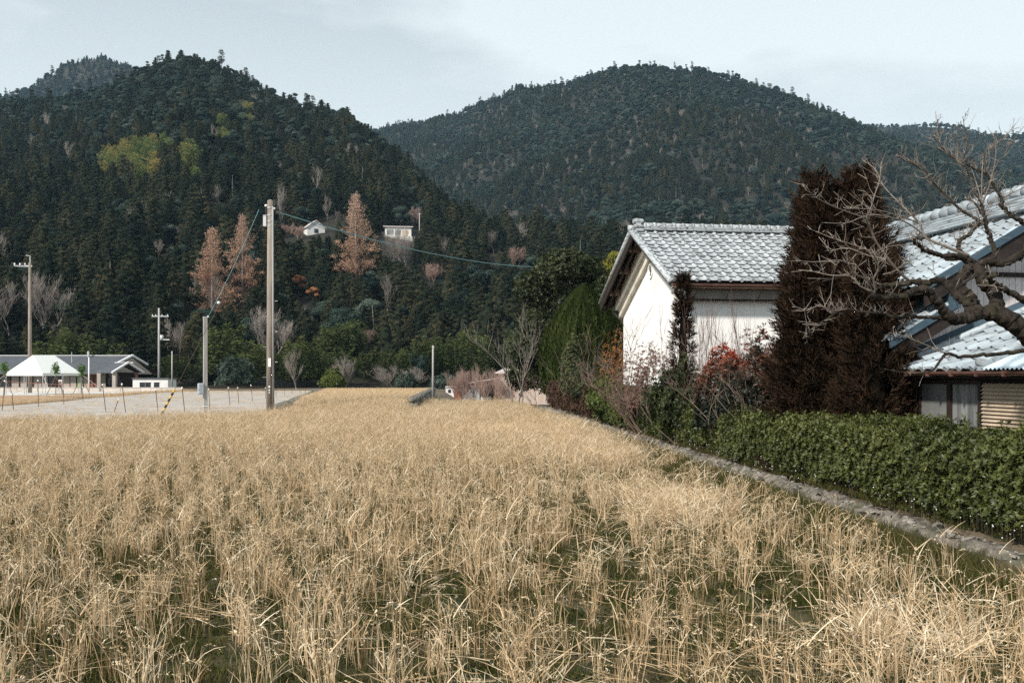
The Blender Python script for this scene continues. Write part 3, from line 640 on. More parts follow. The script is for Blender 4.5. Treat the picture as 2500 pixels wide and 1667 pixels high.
PROF = [(0, .002), (.03, -.008), (.12, -.010), (.196, -.004), (.214, .022), (.240, .036), (.266, .022), (.288, -.008)]
def tile_mesh(wid, ln, material, roll_left=False):
    """one pantile: S-shaped sheet lying along +y (up the slope), thick front lip"""
    pr = [((wid*1.1-p[0]*wid/.268) if roll_left else p[0]*wid/.268, p[1]) for p in PROF]; k = len(pr); V = []
    for y, dz in ((0, .034), (ln, .0)):
        V += [(x, y, z+dz) for x, z in pr]
    V += [(x, 0, z+.034) for x, z in pr]+[(x, .003, z+.034-.013) for x, z in pr]        # lip with its own corners, so the edge stays crisp
    Fc = [(i, i+1, k+i+1, k+i) for i in range(k-1)]+[(3*k+i, 3*k+i+1, 2*k+i+1, 2*k+i) for i in range(k-1)]
    me = bpy.data.meshes.new('roof_tile'); me.from_pydata(V, [], Fc); me.materials.append(material)
    bm = bmesh.new(); bm.from_mesh(me); bmesh.ops.recalc_face_normals(bm, faces=bm.faces)
    if sum(f.normal.z for f in bm.faces) < 0: bmesh.ops.reverse_faces(bm, faces=bm.faces)
    bm.to_mesh(me); bm.free(); return me

def tile_roof(parent, origin, along, up, slope, n_col, n_row, wid, ln, me, flip=False):
    """tiles as parts: origin at an eave end, 'along' the eave, 'up' horizontal direction up the slope (unit vectors in the parent's frame)"""
    al = Vector(along); upv = (Vector(up)*math.cos(slope)+Vector((0, 0, math.sin(slope)))); nm = al.cross(upv)
    if nm.z < 0: nm = -nm
    for i in range(n_row):
        for j in range(n_col):
            o = bpy.data.objects.new('roof_tile', me); COL.objects.link(o); o.parent = parent
            p = Vector(origin)+al*(wid*j)+upv*(ln*i)
            M = Matrix((al, upv, nm)).transposed().to_4x4()
            M = M @ Matrix.Rotation(random.gauss(0, .006), 4, 'Z') @ Matrix.Rotation(random.gauss(0, .005), 4, 'X'); M.translation = p+nm*random.uniform(0, .004)
            o.matrix_local = M

def band(poly, d): return MB().prism(poly, d)

# --- white storehouse -------------------------------------------------------
BO = Vector((3.65, 22.5, 0)); BL, BD, ZE, ZR_ = 5.9, 6.82, 3.80, 5.42; sl = math.atan2(ZR_-ZE, BD/2); tb = math.tan(sl)
barn = empty('storehouse', BO, TH, 'white plastered storehouse with silver grey tiled gable roof behind the hedge', 'storehouse')
zr = lambda y: ZE+tb*(y if y < BD/2 else BD-y)
wall = [(.55, .45, -.2), (.55, BD-.45, -.2), (.55, BD-.45, zr(.45)-.16), (.55, BD/2, ZR_-.16), (.55, .45, zr(.45)-.16)]
MB().prism(wall, (BL-1.1, 0, 0)).build('wall', m_plaster, barn)
dk = MB().prism([(0, 0, ZE-.02), (0, BD/2, ZR_-.02), (0, BD, ZE-.02), (0, BD, ZE-.11), (0, BD/2, ZR_-.11), (0, 0, ZE-.11)], (BL, 0, 0)).build('roof_deck', m_darkwood, barn)
for s in (0, 1):                                          # bargeboards on the rakes of the gable, with an inner moulding
    f = lambda y: (BD-y if s else y)
    MB().prism([(-.035, f(-.02), ZE-.05), (-.035, f(BD/2), ZR_-.05), (-.035, f(BD/2), ZR_-(.29 if s else .13)), (-.035, f(-.02), ZE-(.27 if s else .13))], (.045, 0, 0)).build('bargeboard', m_darkwood, barn)
    if s: MB().prism([(.10, f(.05), ZE-.113), (.10, f(BD/2), ZR_-.14), (.10, f(BD/2), ZR_-.36), (.10, f(.05), ZE-.30)], (.05, 0, 0)).build('inner_bargeboard', m_darkwood, barn)
    MB().prism([(.34, f(.30), zr(.30)-.115), (.34, f(BD/2), ZR_-.115), (.34, f(BD/2), ZR_-(.42 if s else .20)), (.34, f(.30), zr(.30)-(.38 if s else .17))], (.24, 0, 0)).build('plaster_cornice', m_plaster, barn)
    if s: MB().prism([(.44, f(.36), zr(.36)-(.36 if s else .25)), (.44, f(BD/2), ZR_-(.40 if s else .28)), (.44, f(BD/2), ZR_-(.72 if s else .34)), (.44, f(.36), zr(.36)-(.64 if s else .31))], (.13, 0, 0)).build('plaster_moulding', m_cornice, barn)
    for q in (.9, 2.0, 3.0) if s else ():
        MB().box((.03, f(q)-.07, zr(q)-.30), (.36, f(q)+.07, zr(q)-.115)).build('purlin_end', m_brownwood, barn)
    MB().tube([(-.03, f(-.03), ZE-.01), (-.03, f(BD/2), ZR_+.01)], .07, 8).build('verge_tile_row', m_tile, barn, True)
me = tile_mesh(BL/22, .33, m_tile, True)
tile_roof(barn, (0, -.05, ZE), (1, 0, 0), (0, 1, 0), sl, 22, 13, BL/22, (BD/2/math.cos(sl)+.02)/13, me)
for j in range(22):                                       # round eave ends
    x = BL/22*j+.05; MB().tube([(x, -.075, ZE+.03), (x, -.03, ZE+.045)], .047, 10).build('eave_tile_end', m_tile, barn)
MB().prism([(0, BD/2-.02, ZR_-.0), (0, BD+.05, ZE-.0), (0, BD+.05, ZE+.06), (0, BD/2-.02, ZR_+.06)], (BL, 0, 0)).build('rear_roof_face', m_tile, barn)
for i, (hw, z) in enumerate(((.17, .03), (.14, .068), (.115, .106))):
    MB().box((.28-.03*i, BD/2-hw, ZR_+z), (BL-.05, BD/2+hw, ZR_+z+.032)).build('ridge_course', m_tile, barn, bevel=.008)
rc = MB().tube([(0, 0, 0), (.262, 0, 0)], [.07, .07], 12).mesh('ridge_cap_tile', m_tile, True); rc2 = MB().tube([(-.03, 0, 0), (.035, 0, 0)], [.084, .082], 12).mesh('ridge_cap_collar', m_tile, True)
for j in range(21):
    q = link('ridge_cap_tile', rc, barn, (.34+j*.264, BD/2, ZR_+.165)); link('collar', rc2, q, (0, 0, 0))
on = MB()                                                 # demon-tile finial: base, shoulders and bulb
on.prism([(.10, BD/2-.26, ZR_+.0), (.10, BD/2+.26, ZR_), (.10, BD/2+.21, ZR_+.16), (.10, BD/2+.15, ZR_+.33), (.10, BD/2-.15, ZR_+.33), (.10, BD/2-.21, ZR_+.16)], (.16, 0, 0))
on.tube([(.02, BD/2, ZR_+.40), (.14, BD/2, ZR_+.41), (.36, BD/2, ZR_+.40)], [.10, .125, .11], 12)
on.tube([(.0, BD/2-.19, ZR_+.17), (.30, BD/2-.19, ZR_+.17)], [.085, .075], 10).tube([(.0, BD/2+.19, ZR_+.17), (.30, BD/2+.19, ZR_+.17)], [.085, .075], 10)
on.tube([(.05, BD/2-.24, ZR_+.02), (.32, BD/2-.24, ZR_+.02)], .07, 8)
on.v = [(.06+(x-.06)*.8, BD/2+(y-BD/2)*.72, ZR_+(z-ZR_)*.66) for x, y, z in on.v]; on.build('ridge_ornament', m_tile, barn, bevel=.008)
MB().tube([(-.10, BD/2, ZR_+.07), (.14, BD/2, ZR_+.08)], [.10, .085], 10).build('verge_cap', m_tile, barn, True)
g = MB()                                                  # half-round gutter on the near eave
pr = [(math.cos(a)*.055, math.sin(a)*.055) for a in np.linspace(PI, 2*PI, 7)]; pr += [(x*.86, z*.86) for x, z in pr[::-1]]
g.prism([(-.02, -.10+y, ZE-.07+z) for y, z in pr], (BL+.02, 0, 0)).build('gutter', m_gutter, barn)
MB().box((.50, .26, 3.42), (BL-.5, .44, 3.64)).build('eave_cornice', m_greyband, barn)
MB().box((.48, .22, 3.385), (BL-.5, .44, 3.415)).build('cornice_shade_strip', m_darkwood, barn)  # dark strip put in as the shadow on the cornice underside
MB().box((.1, .02, 3.645), (BL-.1, .25, 3.685)).build('soffit_board', m_brownwood, barn)
for j in range(7):
    x = .62+j*.78; MB().tube([(x, -.05, ZE-.12), (x, .02, ZE-.2), (x, .245, 3.44)], .011, 6).build('gutter_bracket', m_frame, barn)
MB().tube([(.06, -.10, ZE-.12), (.06, -.09, ZE-.28), (.30, .2, ZE-.42), (.53, .40, ZE-.60)], .03, 8).build('downpipe_elbow', m_gutter, barn, True)
MB().box((.52, .42, -.2), (BL-.52, BD-.42, .72)).build('stone_base', m_greyband, barn)
# round crest in relief on the gable
cy, cz_ = 3.55, 4.40; c = MB(); cy -= .02
for k in range(28):
    a, b = 2*PI*k/28, 2*PI*(k+1)/28; P4 = [(.515, cy+math.cos(t)*r_, cz_+math.sin(t)*r_) for t, r_ in ((a, .165), (b, .165), (b, .205), (a, .205))]
    c.prism(P4, (.045, 0, 0))
crest = c.build('crest', m_plaster, barn)
lf = MB()
m_crest = mat('crest slate relief', (.14, .125, .11), (.24, .22, .19), scale=20)
for a0, ln_ in ((90, .15), (62, .135), (118, .135), (35, .10), (145, .10), (78, .13), (102, .13)):
    a = math.radians(a0); d = Vector((0, math.cos(a), math.sin(a))); n_ = Vector((0, -math.sin(a), math.cos(a))); b0 = Vector((.522, cy, cz_-.02))
    lf.prism([b0, b0+d*ln_*.6+n_*.022, b0+d*ln_, b0+d*ln_*.6-n_*.022], (.025, 0, 0))
lf.box((.522, cy-.012, cz_-.13), (.547, cy+.012, cz_+.02)); lf.box((.522, cy-.06, cz_-.11), (.547, cy+.06, cz_-.085))
lf.build('crest_leaves', m_crest, crest)

# --- dwelling house --------------------------------------------------------
HO = Vector((5.47, 13.4, 0)); house = empty('house', HO, TH, 'two storey farmhouse with pale blue tiled roofs and siding beside the persimmon tree', 'house')
tm, tp, tw = .573, .57, .407; ZB = -.45
zm = lambda x: 2.97+tm*(x-.164); zp = lambda x: 2.093+tp*(x+.525); zw = lambda x: 1.85+tw*x
XR = 1.80
# bodies: ground floor, upper floor (gable towards the field lane), wing
MB().prism([(.012, .03, ZB), (3.6, .03, ZB), (3.6, .03, 2.55), (.47, .03, 2.55), (.012, .03, zp(.012)-.10)], (0, 4.2, 0)).build('ground_floor_wall', m_brownwood, house)
MB().prism([(.47, .034, 2.552), (3.13, .034, 2.552), (3.13, .034, zm(.47)-.14), (XR, .034, zm(XR)-.14), (.47, .034, zm(.47)-.14)], (0, 4.1, 0)).build('upper_wall', m_brownwood, house)
for i in range(24):                                       # vertical siding boards on the gable face
    x0, x1 = .004+i*.095, .004+i*.095+.089
    top = lambda x: (zp(x)-.13 if x < .47 else (zm(x) if x < XR else zm(2*XR-x))-.16)
    t0, t1 = top(x0), top(x1)
    if x0 < .47 <= x1: t0 = t1 = min(t0, t1)
    MB().prism([(x0, .0, ZB), (x1, .0, ZB), (x1, .0, t1), (x0, .0, t0)], (0, .024+.003*(i % 2), 0)).build('siding_board', m_siding, house)
MB().box((-.03, -.02, ZB), (.03, .05, zp(0)-.14)).build('corner_post', m_brownwood, house)
MB().box((1.05, -.05, 3.00), (2.6, -.004, 3.06)).build('trim_rail', m_darkwood, house)
# main roof
yN, yF = -.36, 4.3; aM = math.atan(tm)
MB().prism([(-.06, yN, zm(-.06)-.03), (XR, yN, zm(XR)-.03), (2*XR+.06, yN, zm(-.06)-.03), (2*XR+.06, yN, zm(-.06)-.12), (XR, yN, zm(XR)-.12), (-.06, yN, zm(-.06)-.12)], (0, yF-yN, 0)).build('main_roof_deck', m_darkwood, house)
t2 = tile_mesh(.272, .32, m_tile2)
NC = int((yF-yN)/.272); tile_roof(house, (-.09, yF, zm(-.09)-.015), (0, -1, 0), (1, 0, 0), aM, NC, 8, (yF-yN)/NC, (XR+.09)/math.cos(aM)/8, t2)
MB().prism([(XR, yN, zm(XR)-.01), (2*XR+.1, yN, zm(-.1)-.01), (2*XR+.1, yN, zm(-.1)+.04), (XR, yN, zm(XR)+.04)], (0, yF-yN, 0)).build('main_roof_rear_face', m_tile2, house)
MB().prism([(-.09, yN-.05, zm(-.09)-.085), (XR, yN-.05, zm(XR)-.085), (XR, yN-.05, zm(XR)+.02), (-.09, yN-.05, zm(-.09)+.02)], (0, .05, 0)).build('verge_flashing', m_blueflash, house)
MB().prism([(-.05, yN-.02, zm(-.05)-.30), (XR, yN-.02, zm(XR)-.32), (XR, yN-.02, zm(XR)-.105), (-.05, yN-.02, zm(-.05)-.105)], (0, .04, 0)).build('bargeboard', m_darkwood, house)
for i, (hw, z) in enumerate(((.19, .03), (.165, .075), (.14, .12), (.115, .165), (.095, .21))):
    MB().box((XR-hw, yN+.02*i, zm(XR)+z), (XR+hw, yF, zm(XR)+z+.037)).build('ridge_course', m_tile2, house, bevel=.006)
rt = MB().tube([(0, -.02, 0), (0, .05, .035), (0, .15, .045), (0, .25, .015)], [.075, .10, .105, .08], 12).mesh('ridge_cap_tile', m_tile2, True)
for j in range(int((yF-yN)/.25)): link('ridge_cap_tile', rt, house, (XR, yN+.05+j*.25, zm(XR)+.29))
# pent roof on the left side
aP = math.atan(tp); MB().prism([(-.50, -.33, zp(-.50)-.03), (.47, -.33, zp(.47)-.03), (.47, -.33, zp(.47)-.11), (-.50, -.33, zp(-.50)-.11)], (0, .77, 0)).build('pent_roof_deck', m_darkwood, house)
tile_roof(house, (-.54, .46, zp(-.54)-.01), (0, -1, 0), (1, 0, 0), aP, 3, 4, .265, 1.01/math.cos(aP)/4, t2)
MB().prism([(-.54, -.39, zp(-.54)-.08), (.40, -.39, zp(.40)-.08), (.40, -.39, zp(.40)+.02), (-.54, -.39, zp(-.54)+.02)], (0, .05, 0)).build('pent_verge_flashing', m_blueflash, house)
MB().prism([(-.50, -.36, zp(-.50)-.27), (.36, -.36, zp(.36)-.27), (.36, -.36, zp(.36)-.105), (-.50, -.36, zp(-.50)-.105)], (0, .04, 0)).build('pent_bargeboard', m_darkwood, house)
MB().box((.30, -.38, zp(.4)-.08), (.465, .45, zp(.4)+.14)).build('pent_ridge_flashing', m_blueflash, house)
# wing with window and slatted shutter case
yW = -3.4
MB().prism([(.03, yW, ZB), (3.0, yW, ZB), (3.0, yW, zw(3.0)-.14), (.03, yW, zw(.03)-.14)], (0, -yW-.03, 0)).build('wing_wall', m_brownwood, house)
MB().prism([(-.28, yW, zw(-.28)-.04), (3.0, yW, zw(3.0)-.04), (3.0, yW, zw(3.0)-.13), (-.28, yW, zw(-.28)-.13)], (0, -yW-.004, 0)).build('wing_roof_deck', m_darkwood, house)
aW = math.atan(tw); tile_roof(house, (-.30, -.02, zw(-.30)-.02), (0, -1, 0), (1, 0, 0), aW, 7, 11, .262, 3.25/math.cos(aW)/11, tile_mesh(.262, .33, m_tile2))
for j in range(7):
    y = -.02-.262*j-.22; MB().tube([(-.335, y, zw(-.33)+.005), (-.28, y, zw(-.28)+.02)], .042, 10).build('eave_tile_end', m_tile2, house)
MB().tube([(-.31, -1.92, zw(-.31)+.05), (3.0, -1.92, zw(3)+.05)], [.07, .07], 10).build('verge_tile_row', m_tile2, house, True)
MB().prism([(-.30, -1.86, zw(-.30)-.03), (3.0, -1.86, zw(3)-.03), (3.0, -1.86, zw(3)+.07), (-.30, -1.86, zw(-.30)+.07)], (0, -.14, 0)).build('verge_course', m_tile2, house)
m_corr = mat('pale blue corrugated sheet', (.42, .52, .58), (.52, .61, .65), scale=2, rough=.4, spec=.4)
V = []; ys = np.arange(-2.02, -3.42, -.0095)
for y in ys: dz = .012*math.sin((y+2)*2*PI/.076); V += [(-.36, y, zw(-.36)+.015+dz), (3.0, y, zw(3)+.015+dz)]
link('corrugated_sheet', np_mesh('corrugated_sheet', V, [(2*i, 2*i+1, 2*i+3, 2*i+2) for i in range(len(ys)-1)], m_corr), house)
fl = MB(); fl.prism([(.0, -.10, zw(0)+.03), (3.0, -.10, zw(3)+.03), (3.0, -.012, zw(3)+.17), (.0, -.012, zw(0)+.17)], (0, .010, .0)); fl.build('abutment_flashing', m_blueflash, house)
MB().tube([(-.02, -.14, zw(0)+.05), (3.0, -.14, zw(3)+.05)], .05, 8).build('abutment_roll', m_tile2, house, True)
pr = [(math.cos(a)*.05, math.sin(a)*.05) for a in np.linspace(PI, 2*PI, 7)]; pr += [(x*.86, z*.86) for x, z in pr[::-1]]
gt = MB().prism([(-.36+x, -.05, 1.69+z) for x, z in pr], (0, yW, 0)).build('gutter', m_gutter, house)
for y in (-.5, -1.0, -1.5, -2.0, -2.5): MB().box((-.42, y-.008, 1.632), (-.30, y+.008, 1.70)).build('gutter_strap', m_gutter, gt)
MB().tube([(-.32, -.07, 1.66), (-.16, -.07, 1.42), (-.10, -.07, 1.34), (-.10, -.07, ZB)], .035, 10).build('downpipe', m_gutter, house, True)
MB().box((-.30, yW, 1.665), (.03, -.01, 1.69)).build('soffit', m_darkwood, house)
MB().box((-.05, -.19, ZB), (.02, -.03, 1.64)).build('window_post', m_brownwood, house)
m_frost = mat('frosted pane', (.16, .165, .16), (.23, .235, .225), scale=2, rough=.25, spec=.5)
m_curtain = mat('curtained pane', (.09, .10, .10), (.30, .30, .29), scale=2.4, stretch=(1, 5, .5), rough=.2, spec=.5)
win = empty('window', (0, 0, 0)); win.parent = house
fr = MB()
for y0, y1, z0, z1 in ((-1.56, -.19, 1.535, 1.60), (-1.56, -.19, .42, .48), (-.24, -.19, .48, 1.535), (-1.56, -1.51, .48, 1.535)): fr.box((-.055, y0, z0), (.0, y1, z1))
fr.build('window_frame', m_frame, win)
MB().box((-.045, -.93, .48), (.002, -.85, 1.535)).build('meeting_stile', m_frame, win)
MB().box((-.022, -.85, .48), (-.012, -.24, 1.535)).build('pane', m_frost, win); MB().box((-.012, -1.51, .48), (-.002, -.93, 1.535)).build('pane', m_curtain, win)
MB().box((-.06, -.21, 1.603), (.0, 0, 1.64)).build('lintel', m_brownwood, win); MB().box((-.06, -3.4, 1.56), (.0, -1.565, 1.64)).build('head_board', m_darkwood, house)
sm_ = MB().prism([(-.060, 0, 0), (-.018, 0, .044), (.0, 0, .044), (.0, 0, 0)], (0, -1.80, 0)).mesh('slat', m_slat)
for i in range(42): link('slat', sm_, house, (0, -1.575, 1.505-i*.0455))

# ------------------------------------------------------------------ far buildings
m_slate = mat('dark grey slate roof', (.055, .062, .072), (.10, .108, .12), scale=1.2, stretch=(1, 8, 8), rough=.6)
m_trim = mat('white trim', (.74, .74, .73), rough=.6)
m_tanwall = mat('tan panel wall', (.34, .30, .26), (.44, .39, .34), scale=.8, rough=.8)
m_glass = mat('dark window', (.02, .025, .03), rough=.08, spec=.6)
m_greenglass = mat('green pane', (.30, .42, .26), rough=.3)  # plain even green for one window pane
m_white = mat('white wall', (.74, .74, .72), (.64, .63, .60), scale=1, rough=.8)
m_redwood = mat('red brown boards', (.20, .075, .05), (.28, .12, .08), scale=3, rough=.8)
Yh = 125.0; sX = Yh/F
def hx(px): return (px-CX)*sX
def hz_(py): return EYE+(HZ-py)*sX
zg = -.45
lh = empty('long_house', (hx(150), Yh, zg), 0, 'long low house with dark slate roof and white gabled porch behind the tent', 'house')
def L3(px, py, dy=0): return (hx(px)-hx(150), dy, hz_(py)-zg)
xl, xr_ = -60, 286
b = MB(); b.box((L3(xl, 0)[0], 1.2, 0), (L3(248, 0)[0], 9, L3(0, 912)[2])); b.build('wall', m_tanwall, lh)
ridge_y = 5.0
rf = MB(); A, B_ = L3(xl-6, 912)[0], L3(240, 912)[0]; C_ = L3(286, 866)[0]; ze, zt = L3(0, 911)[2], L3(0, 866)[2]
rf.add([(A, 0, ze), (B_, 0, ze), (C_, ridge_y, zt), (A, ridge_y, zt), (A, 0, ze-.12), (B_, 0, ze-.12), (C_, ridge_y, zt-.12), (A, ridge_y, zt-.12)], [(0, 1, 2, 3), (7, 6, 5, 4), (0, 4, 5, 1), (1, 5, 6, 2), (2, 6, 7, 3), (3, 7, 4, 0)])
rf.add([(A, 10, ze), (C_+1.6, 10, ze), (C_, ridge_y+.01, zt), (A, ridge_y+.01, zt)], [(0, 3, 2, 1)])
roof = rf.build('roof', m_slate, lh); MB().box((A, ridge_y-.12, zt-.02), (C_, ridge_y+.12, zt+.06)).build('ridge_cap', m_trim, roof)
MB().tube([(B_-.02, -.06, ze-.02), (C_, ridge_y-.06, zt)], .17, 6).build('verge_trim', m_trim, roof); MB().tube([(C_, ridge_y, zt), (L3(303, 0)[0], 8, L3(0, 888)[2])], .17, 6).build('verge_trim', m_trim, roof)
MB().prism([(B_+.2, .6, ze-.1), (C_, ridge_y, zt-.3), (C_+1.2, 9, ze-.1)], (-.3, .1, 0)).build('gable_wall', m_tanwall, lh)
MB().box((L3(178, 0)[0], 4.2, zt-.2), (L3(182, 0)[0], 4.5, zt+.55)).build('roof_vent', m_steel, roof); MB().tube([(L3(149.5, 0)[0], 3, ze), (L3(149.5, 0)[0], 3, zt+.4)], .06, 6).build('antenna_pole', m_steel, roof)
# porch
pe, pt = L3(0, 909)[2], L3(0, 885)[2]; a0, a1, p0 = L3(250, 0)[0], L3(297, 0)[0], L3(318, 0)[0]
pr_ = MB(); pr_.add([(a0, -1.6, pe), (a1, -3.0, pe), (p0, -.6, pt), (L3(272, 0)[0], 1.2, pt), (a0, -1.6, pe-.1), (a1, -3.0, pe-.1), (p0, -.6, pt-.1), (L3(272, 0)[0], 1.2, pt-.1)], [(0, 1, 2, 3), (7, 6, 5, 4), (0, 4, 5, 1), (1, 5, 6, 2), (2, 6, 7, 3), (3, 7, 4, 0)])
pr_.add([(p0, -.6, pt), (L3(338, 0)[0], 1.6, pe), (L3(300, 0)[0], 4, pe), (L3(272, 0)[0], 1.2, pt)], [(0, 1, 2, 3)])
porch = pr_.build('porch_roof', m_slate, lh)
MB().tube([(a1, -3.05, pe-.03), (p0, -.65, pt)], .15, 6).build('verge_trim', m_trim, porch); MB().tube([(p0, -.65, pt), (L3(339, 0)[0], 1.6, pe)], .15, 6).build('verge_trim', m_trim, porch)
MB().box((L3(272, 0)[0], 1.0, pt-.03), (p0, 1.3, pt+.07)).build('ridge_cap', m_trim, porch)
MB().box((L3(238, 0)[0], -.2, 0), (L3(247, 0)[0], .4, pe)).build('pillar', m_tanwall, lh); MB().box((L3(294, 0)[0], -2.6, 0), (L3(302, 0)[0], -2.1, pe)).build('pillar', m_tanwall, lh); MB().box((L3(322, 0)[0], 1.0, 0), (L3(327, 0)[0], 1.4, pe)).build('pillar', m_redwood, lh)
MB().box((L3(249, 0)[0], 1.1, 0), (L3(320, 0)[0], 1.15, pe)).build('porch_back_wall', m_darkwood, lh)
for a, b_ in ((255, 262), (264, 272), (276, 281)): MB().box((L3(a, 0)[0], 1.0, .15), (L3(b_, 0)[0], 1.07, 1.7)).build('door', m_glass, lh)
for i, (a, b_, mm) in enumerate(((-50, -20, m_glass), (-16, 14, m_glass), (16, 36, m_tanwall), (38, 54, m_tanwall), (55, 70, m_glass), (92, 107, m_tanwall), (108, 126, m_glass), (128, 138, m_glass), (161, 177, m_tanwall), (178, 193, m_greenglass), (210, 219, m_redwood), (221, 226, m_redwood))):
    w_ = MB().box((L3(a, 0)[0], 1.13, .5), (L3(b_, 0)[0], 1.19, ze-.38)).build('window', mm, lh)
    fr = MB(); x0, x1 = L3(a, 0)[0], L3(b_, 0)[0]
    for q in (x0, x1): fr.box((q-.035, 1.08, .45), (q+.035, 1.125, ze-.33))
    fr.box((x0-.03, 1.085, ze-.40), (x1+.03, 1.124, ze-.33)); fr.box((x0-.03, 1.085, .44), (x1+.03, 1.124, .50)); fr.build('frame', m_frame, w_)
MB().box((A, .9, ze-.34), (B_, 1.0, ze-.14)).build('eave_board', m_redwood, lh)
MB().box((A, .7, 0), (L3(240, 0)[0], 1.12, .42)).build('veranda_base', m_redwood, lh)

gw = empty('low_concrete_wall', (hx(60)*.9, 112, -.45), 0, 'low pale concrete wall with blue edged panels in front of the long house', 'wall')
for i in range(12): MB().box((-10+i*2.35, 0, 0), (-10+i*2.35+2.31, .18, .62)).build('panel', m_conc, gw)
MB().box((-10, -.05, .62), (18.2, .25, .68)).build('coping', m_conc, gw)

sh = empty('white_shed', ((372-CX)*.05, 120, -.4), 0, 'small white flat roofed shed with dark windows next to the long house', 'shed')
s0 = .05; MB().box((-48*s0, 0, 0), (38*s0, 3, 1.55)).build('wall', m_white, sh); MB().box((-50*s0, -.15, 1.56), (41*s0, 3.2, 1.68)).build('roof', m_slate, sh)
for a, b_ in ((-31, -18), (-17, -4), (4, 17)): 
    q = MB().box((a*s0, -.03, .45), (b_*s0, .0-.004, 1.15)).build('window', m_glass, sh); MB().box((a*s0-.04, -.05, 1.152), (b_*s0+.04, -.005, 1.20)).build('frame', m_trim, q)

# tin barn, lean-to and hut beyond the field
m_tin = mat('buff tin wall', (.50, .40, .34), (.58, .49, .42), scale=2, stretch=(4, 1, .3), rough=.6)
m_tinroof = mat('pink grey tin roof', (.58, .48, .46), (.66, .58, .56), scale=2, rough=.5)
def PB(px, py, Y, dy=0): return Vector(((px-CX)/F*Y, Y+dy, EYE+(HZ-py)/F*Y))
Yb = 104; zb = -1.8
tb_ = empty('tin_barn', ((1275-CX)/F*Yb, Yb, zb), 0, 'buff ribbed tin barn with pinkish roof at the far end of the field', 'barn')
X0, X1 = (1217-1275)/F*Yb, (1345-1275)/F*Yb; zt = EYE+(HZ-911)/F*Yb-zb; zrr = EYE+(HZ-902)/F*Yb-zb
n_ = 46
for i in range(n_): 
    x0 = X0+(X1-X0)*i/n_; x1 = X0+(X1-X0)*(i+1)/n_
    MB().prism([(x0, 0, 0), ((x0+x1)/2, -.05, 0), (x1, 0, 0)], (0, 0, zt)).build('wall_panel', m_tin, tb_)
MB().box((X0, .02, 0), (X1, 5, zt)).build('wall', m_tin, tb_); MB().box((X0, -.075, zt*.585), (X1, -.052, zt*.585+.09)).build('mid_rail', m_redwood, tb_)
MB().add([(X0-.35, -.4, zt-.03), (X1+.3, -.4, zt-.03), (X1+.3, 5.4, zrr+.1), (X0+.6, 5.4, zrr+.1), (X0-.35, -.4, zt+.07), (X1+.3, -.4, zt+.07), (X1+.3, 5.4, zrr+.2), (X0+.6, 5.4, zrr+.2)], [(0, 3, 2, 1), (4, 5, 6, 7), (0, 1, 5, 4), (1, 2, 6, 5), (2, 3, 7, 6), (3, 0, 4, 7)]).build('roof', m_tinroof, tb_)
MB().box(((1267-1275)/F*Yb, -.09, zt*.33), ((1275-1275)/F*Yb, -.056, zt*.33+.33)).build('window', m_glass, tb_); MB().box(((1260-1275)/F*Yb, -.085, zt-.42), ((1270-1275)/F*Yb, -.056, zt-.06)).build('vent', m_glass, tb_)
lt = empty('open_lean_to', ((1180-CX)/F*102, 102, zb), 0, 'open timber lean-to shed with a sloping plank roof leaning on the tin barn', 'shed')
a, b_ = (1143-1180)/F*102, (1217-1180)/F*102; z0_, z1_ = EYE+(HZ-936)/F*102-zb, EYE+(HZ-924)/F*102-zb
MB().prism([(a, 0, z0_), (b_, 0, z1_), (b_, 0, z1_+.1), (a, 0, z0_+.1)], (0, 3.5, 0)).build('roof', m_tinroof, lt)
for x in (a+.3, -.35, b_-.15): MB().box((x-.07, .3, 0), (x+.07, .45, z0_+(z1_-z0_)*(x-a)/(b_-a)-.005)).build('post', m_darkwood, lt)
MB().box((a+.1, 3.2, 0), (b_, 3.3, z0_-.3)).build('rear_wall', m_darkwood, lt); MB().box((a+.5, 2.2, 0), (b_-.8, 2.9, 1.15)).build('stored_bin', m_white, lt)
hu = empty('white_hut', ((1112-CX)/F*100, 100, zb), 0, 'small low white hut with one square window and brown door', 'hut')
hs = 100/F; zt = EYE+(HZ-945)*hs-zb; MB().box((-24*hs, 0, 0), (58*hs, 2.4, zt)).build('wall', m_white, hu); MB().box((-25*hs, -.12, zt+.003), (60*hs, 2.5, zt+.08)).build('roof', m_tinroof, hu)
MB().box((-18*hs, -.04, zt-.56), (-11.5*hs, -.004, zt-.24)).build('window', m_glass, hu); MB().box((-4*hs, -.04, 0), (16*hs, -.004, zt-.06)).build('door', m_redwood, hu)
# houses on the hillside
hh = empty('hillside_house', HH+Vector((0, 0, -.3)), .12, 'white walled house with light ribbed roof on the wooded slope', 'house')
k = HH.y/F; wv = 32*k; MB().box((-wv, 0, -1.5), (wv, 6, 31*k)).build('wall', m_white, hh)
MB().prism([(-wv-.5, -.5, 31*k), (-wv-.5, 3, 35*k), (-wv-.5, 6.6, 31*k), (-wv-.5, 6.6, 31*k-.25), (-wv-.5, -.5, 31*k-.25)], (2*wv+1, 0, 0)).build('roof', m_tinroof, hh)
for i in range(9): MB().box((-wv-.4+i*(2*wv+.8)/9, -.56, 31*k-.2), (-wv-.25+i*(2*wv+.8)/9, -.51, 31*k+.12)).build('roof_rib', m_steel, hh)
for a, b_ in ((-.85, -.35), (-.25, .2)): 
    q = MB().box((a*wv, -.05, 10*k), (b_*wv, -.004, 23*k)).build('window', m_curtain, hh); MB().box((a*wv-.08, -.1, 8.5*k), (b_*wv+.08, -.006, 9.8*k)).build('sill', m_trim, q)
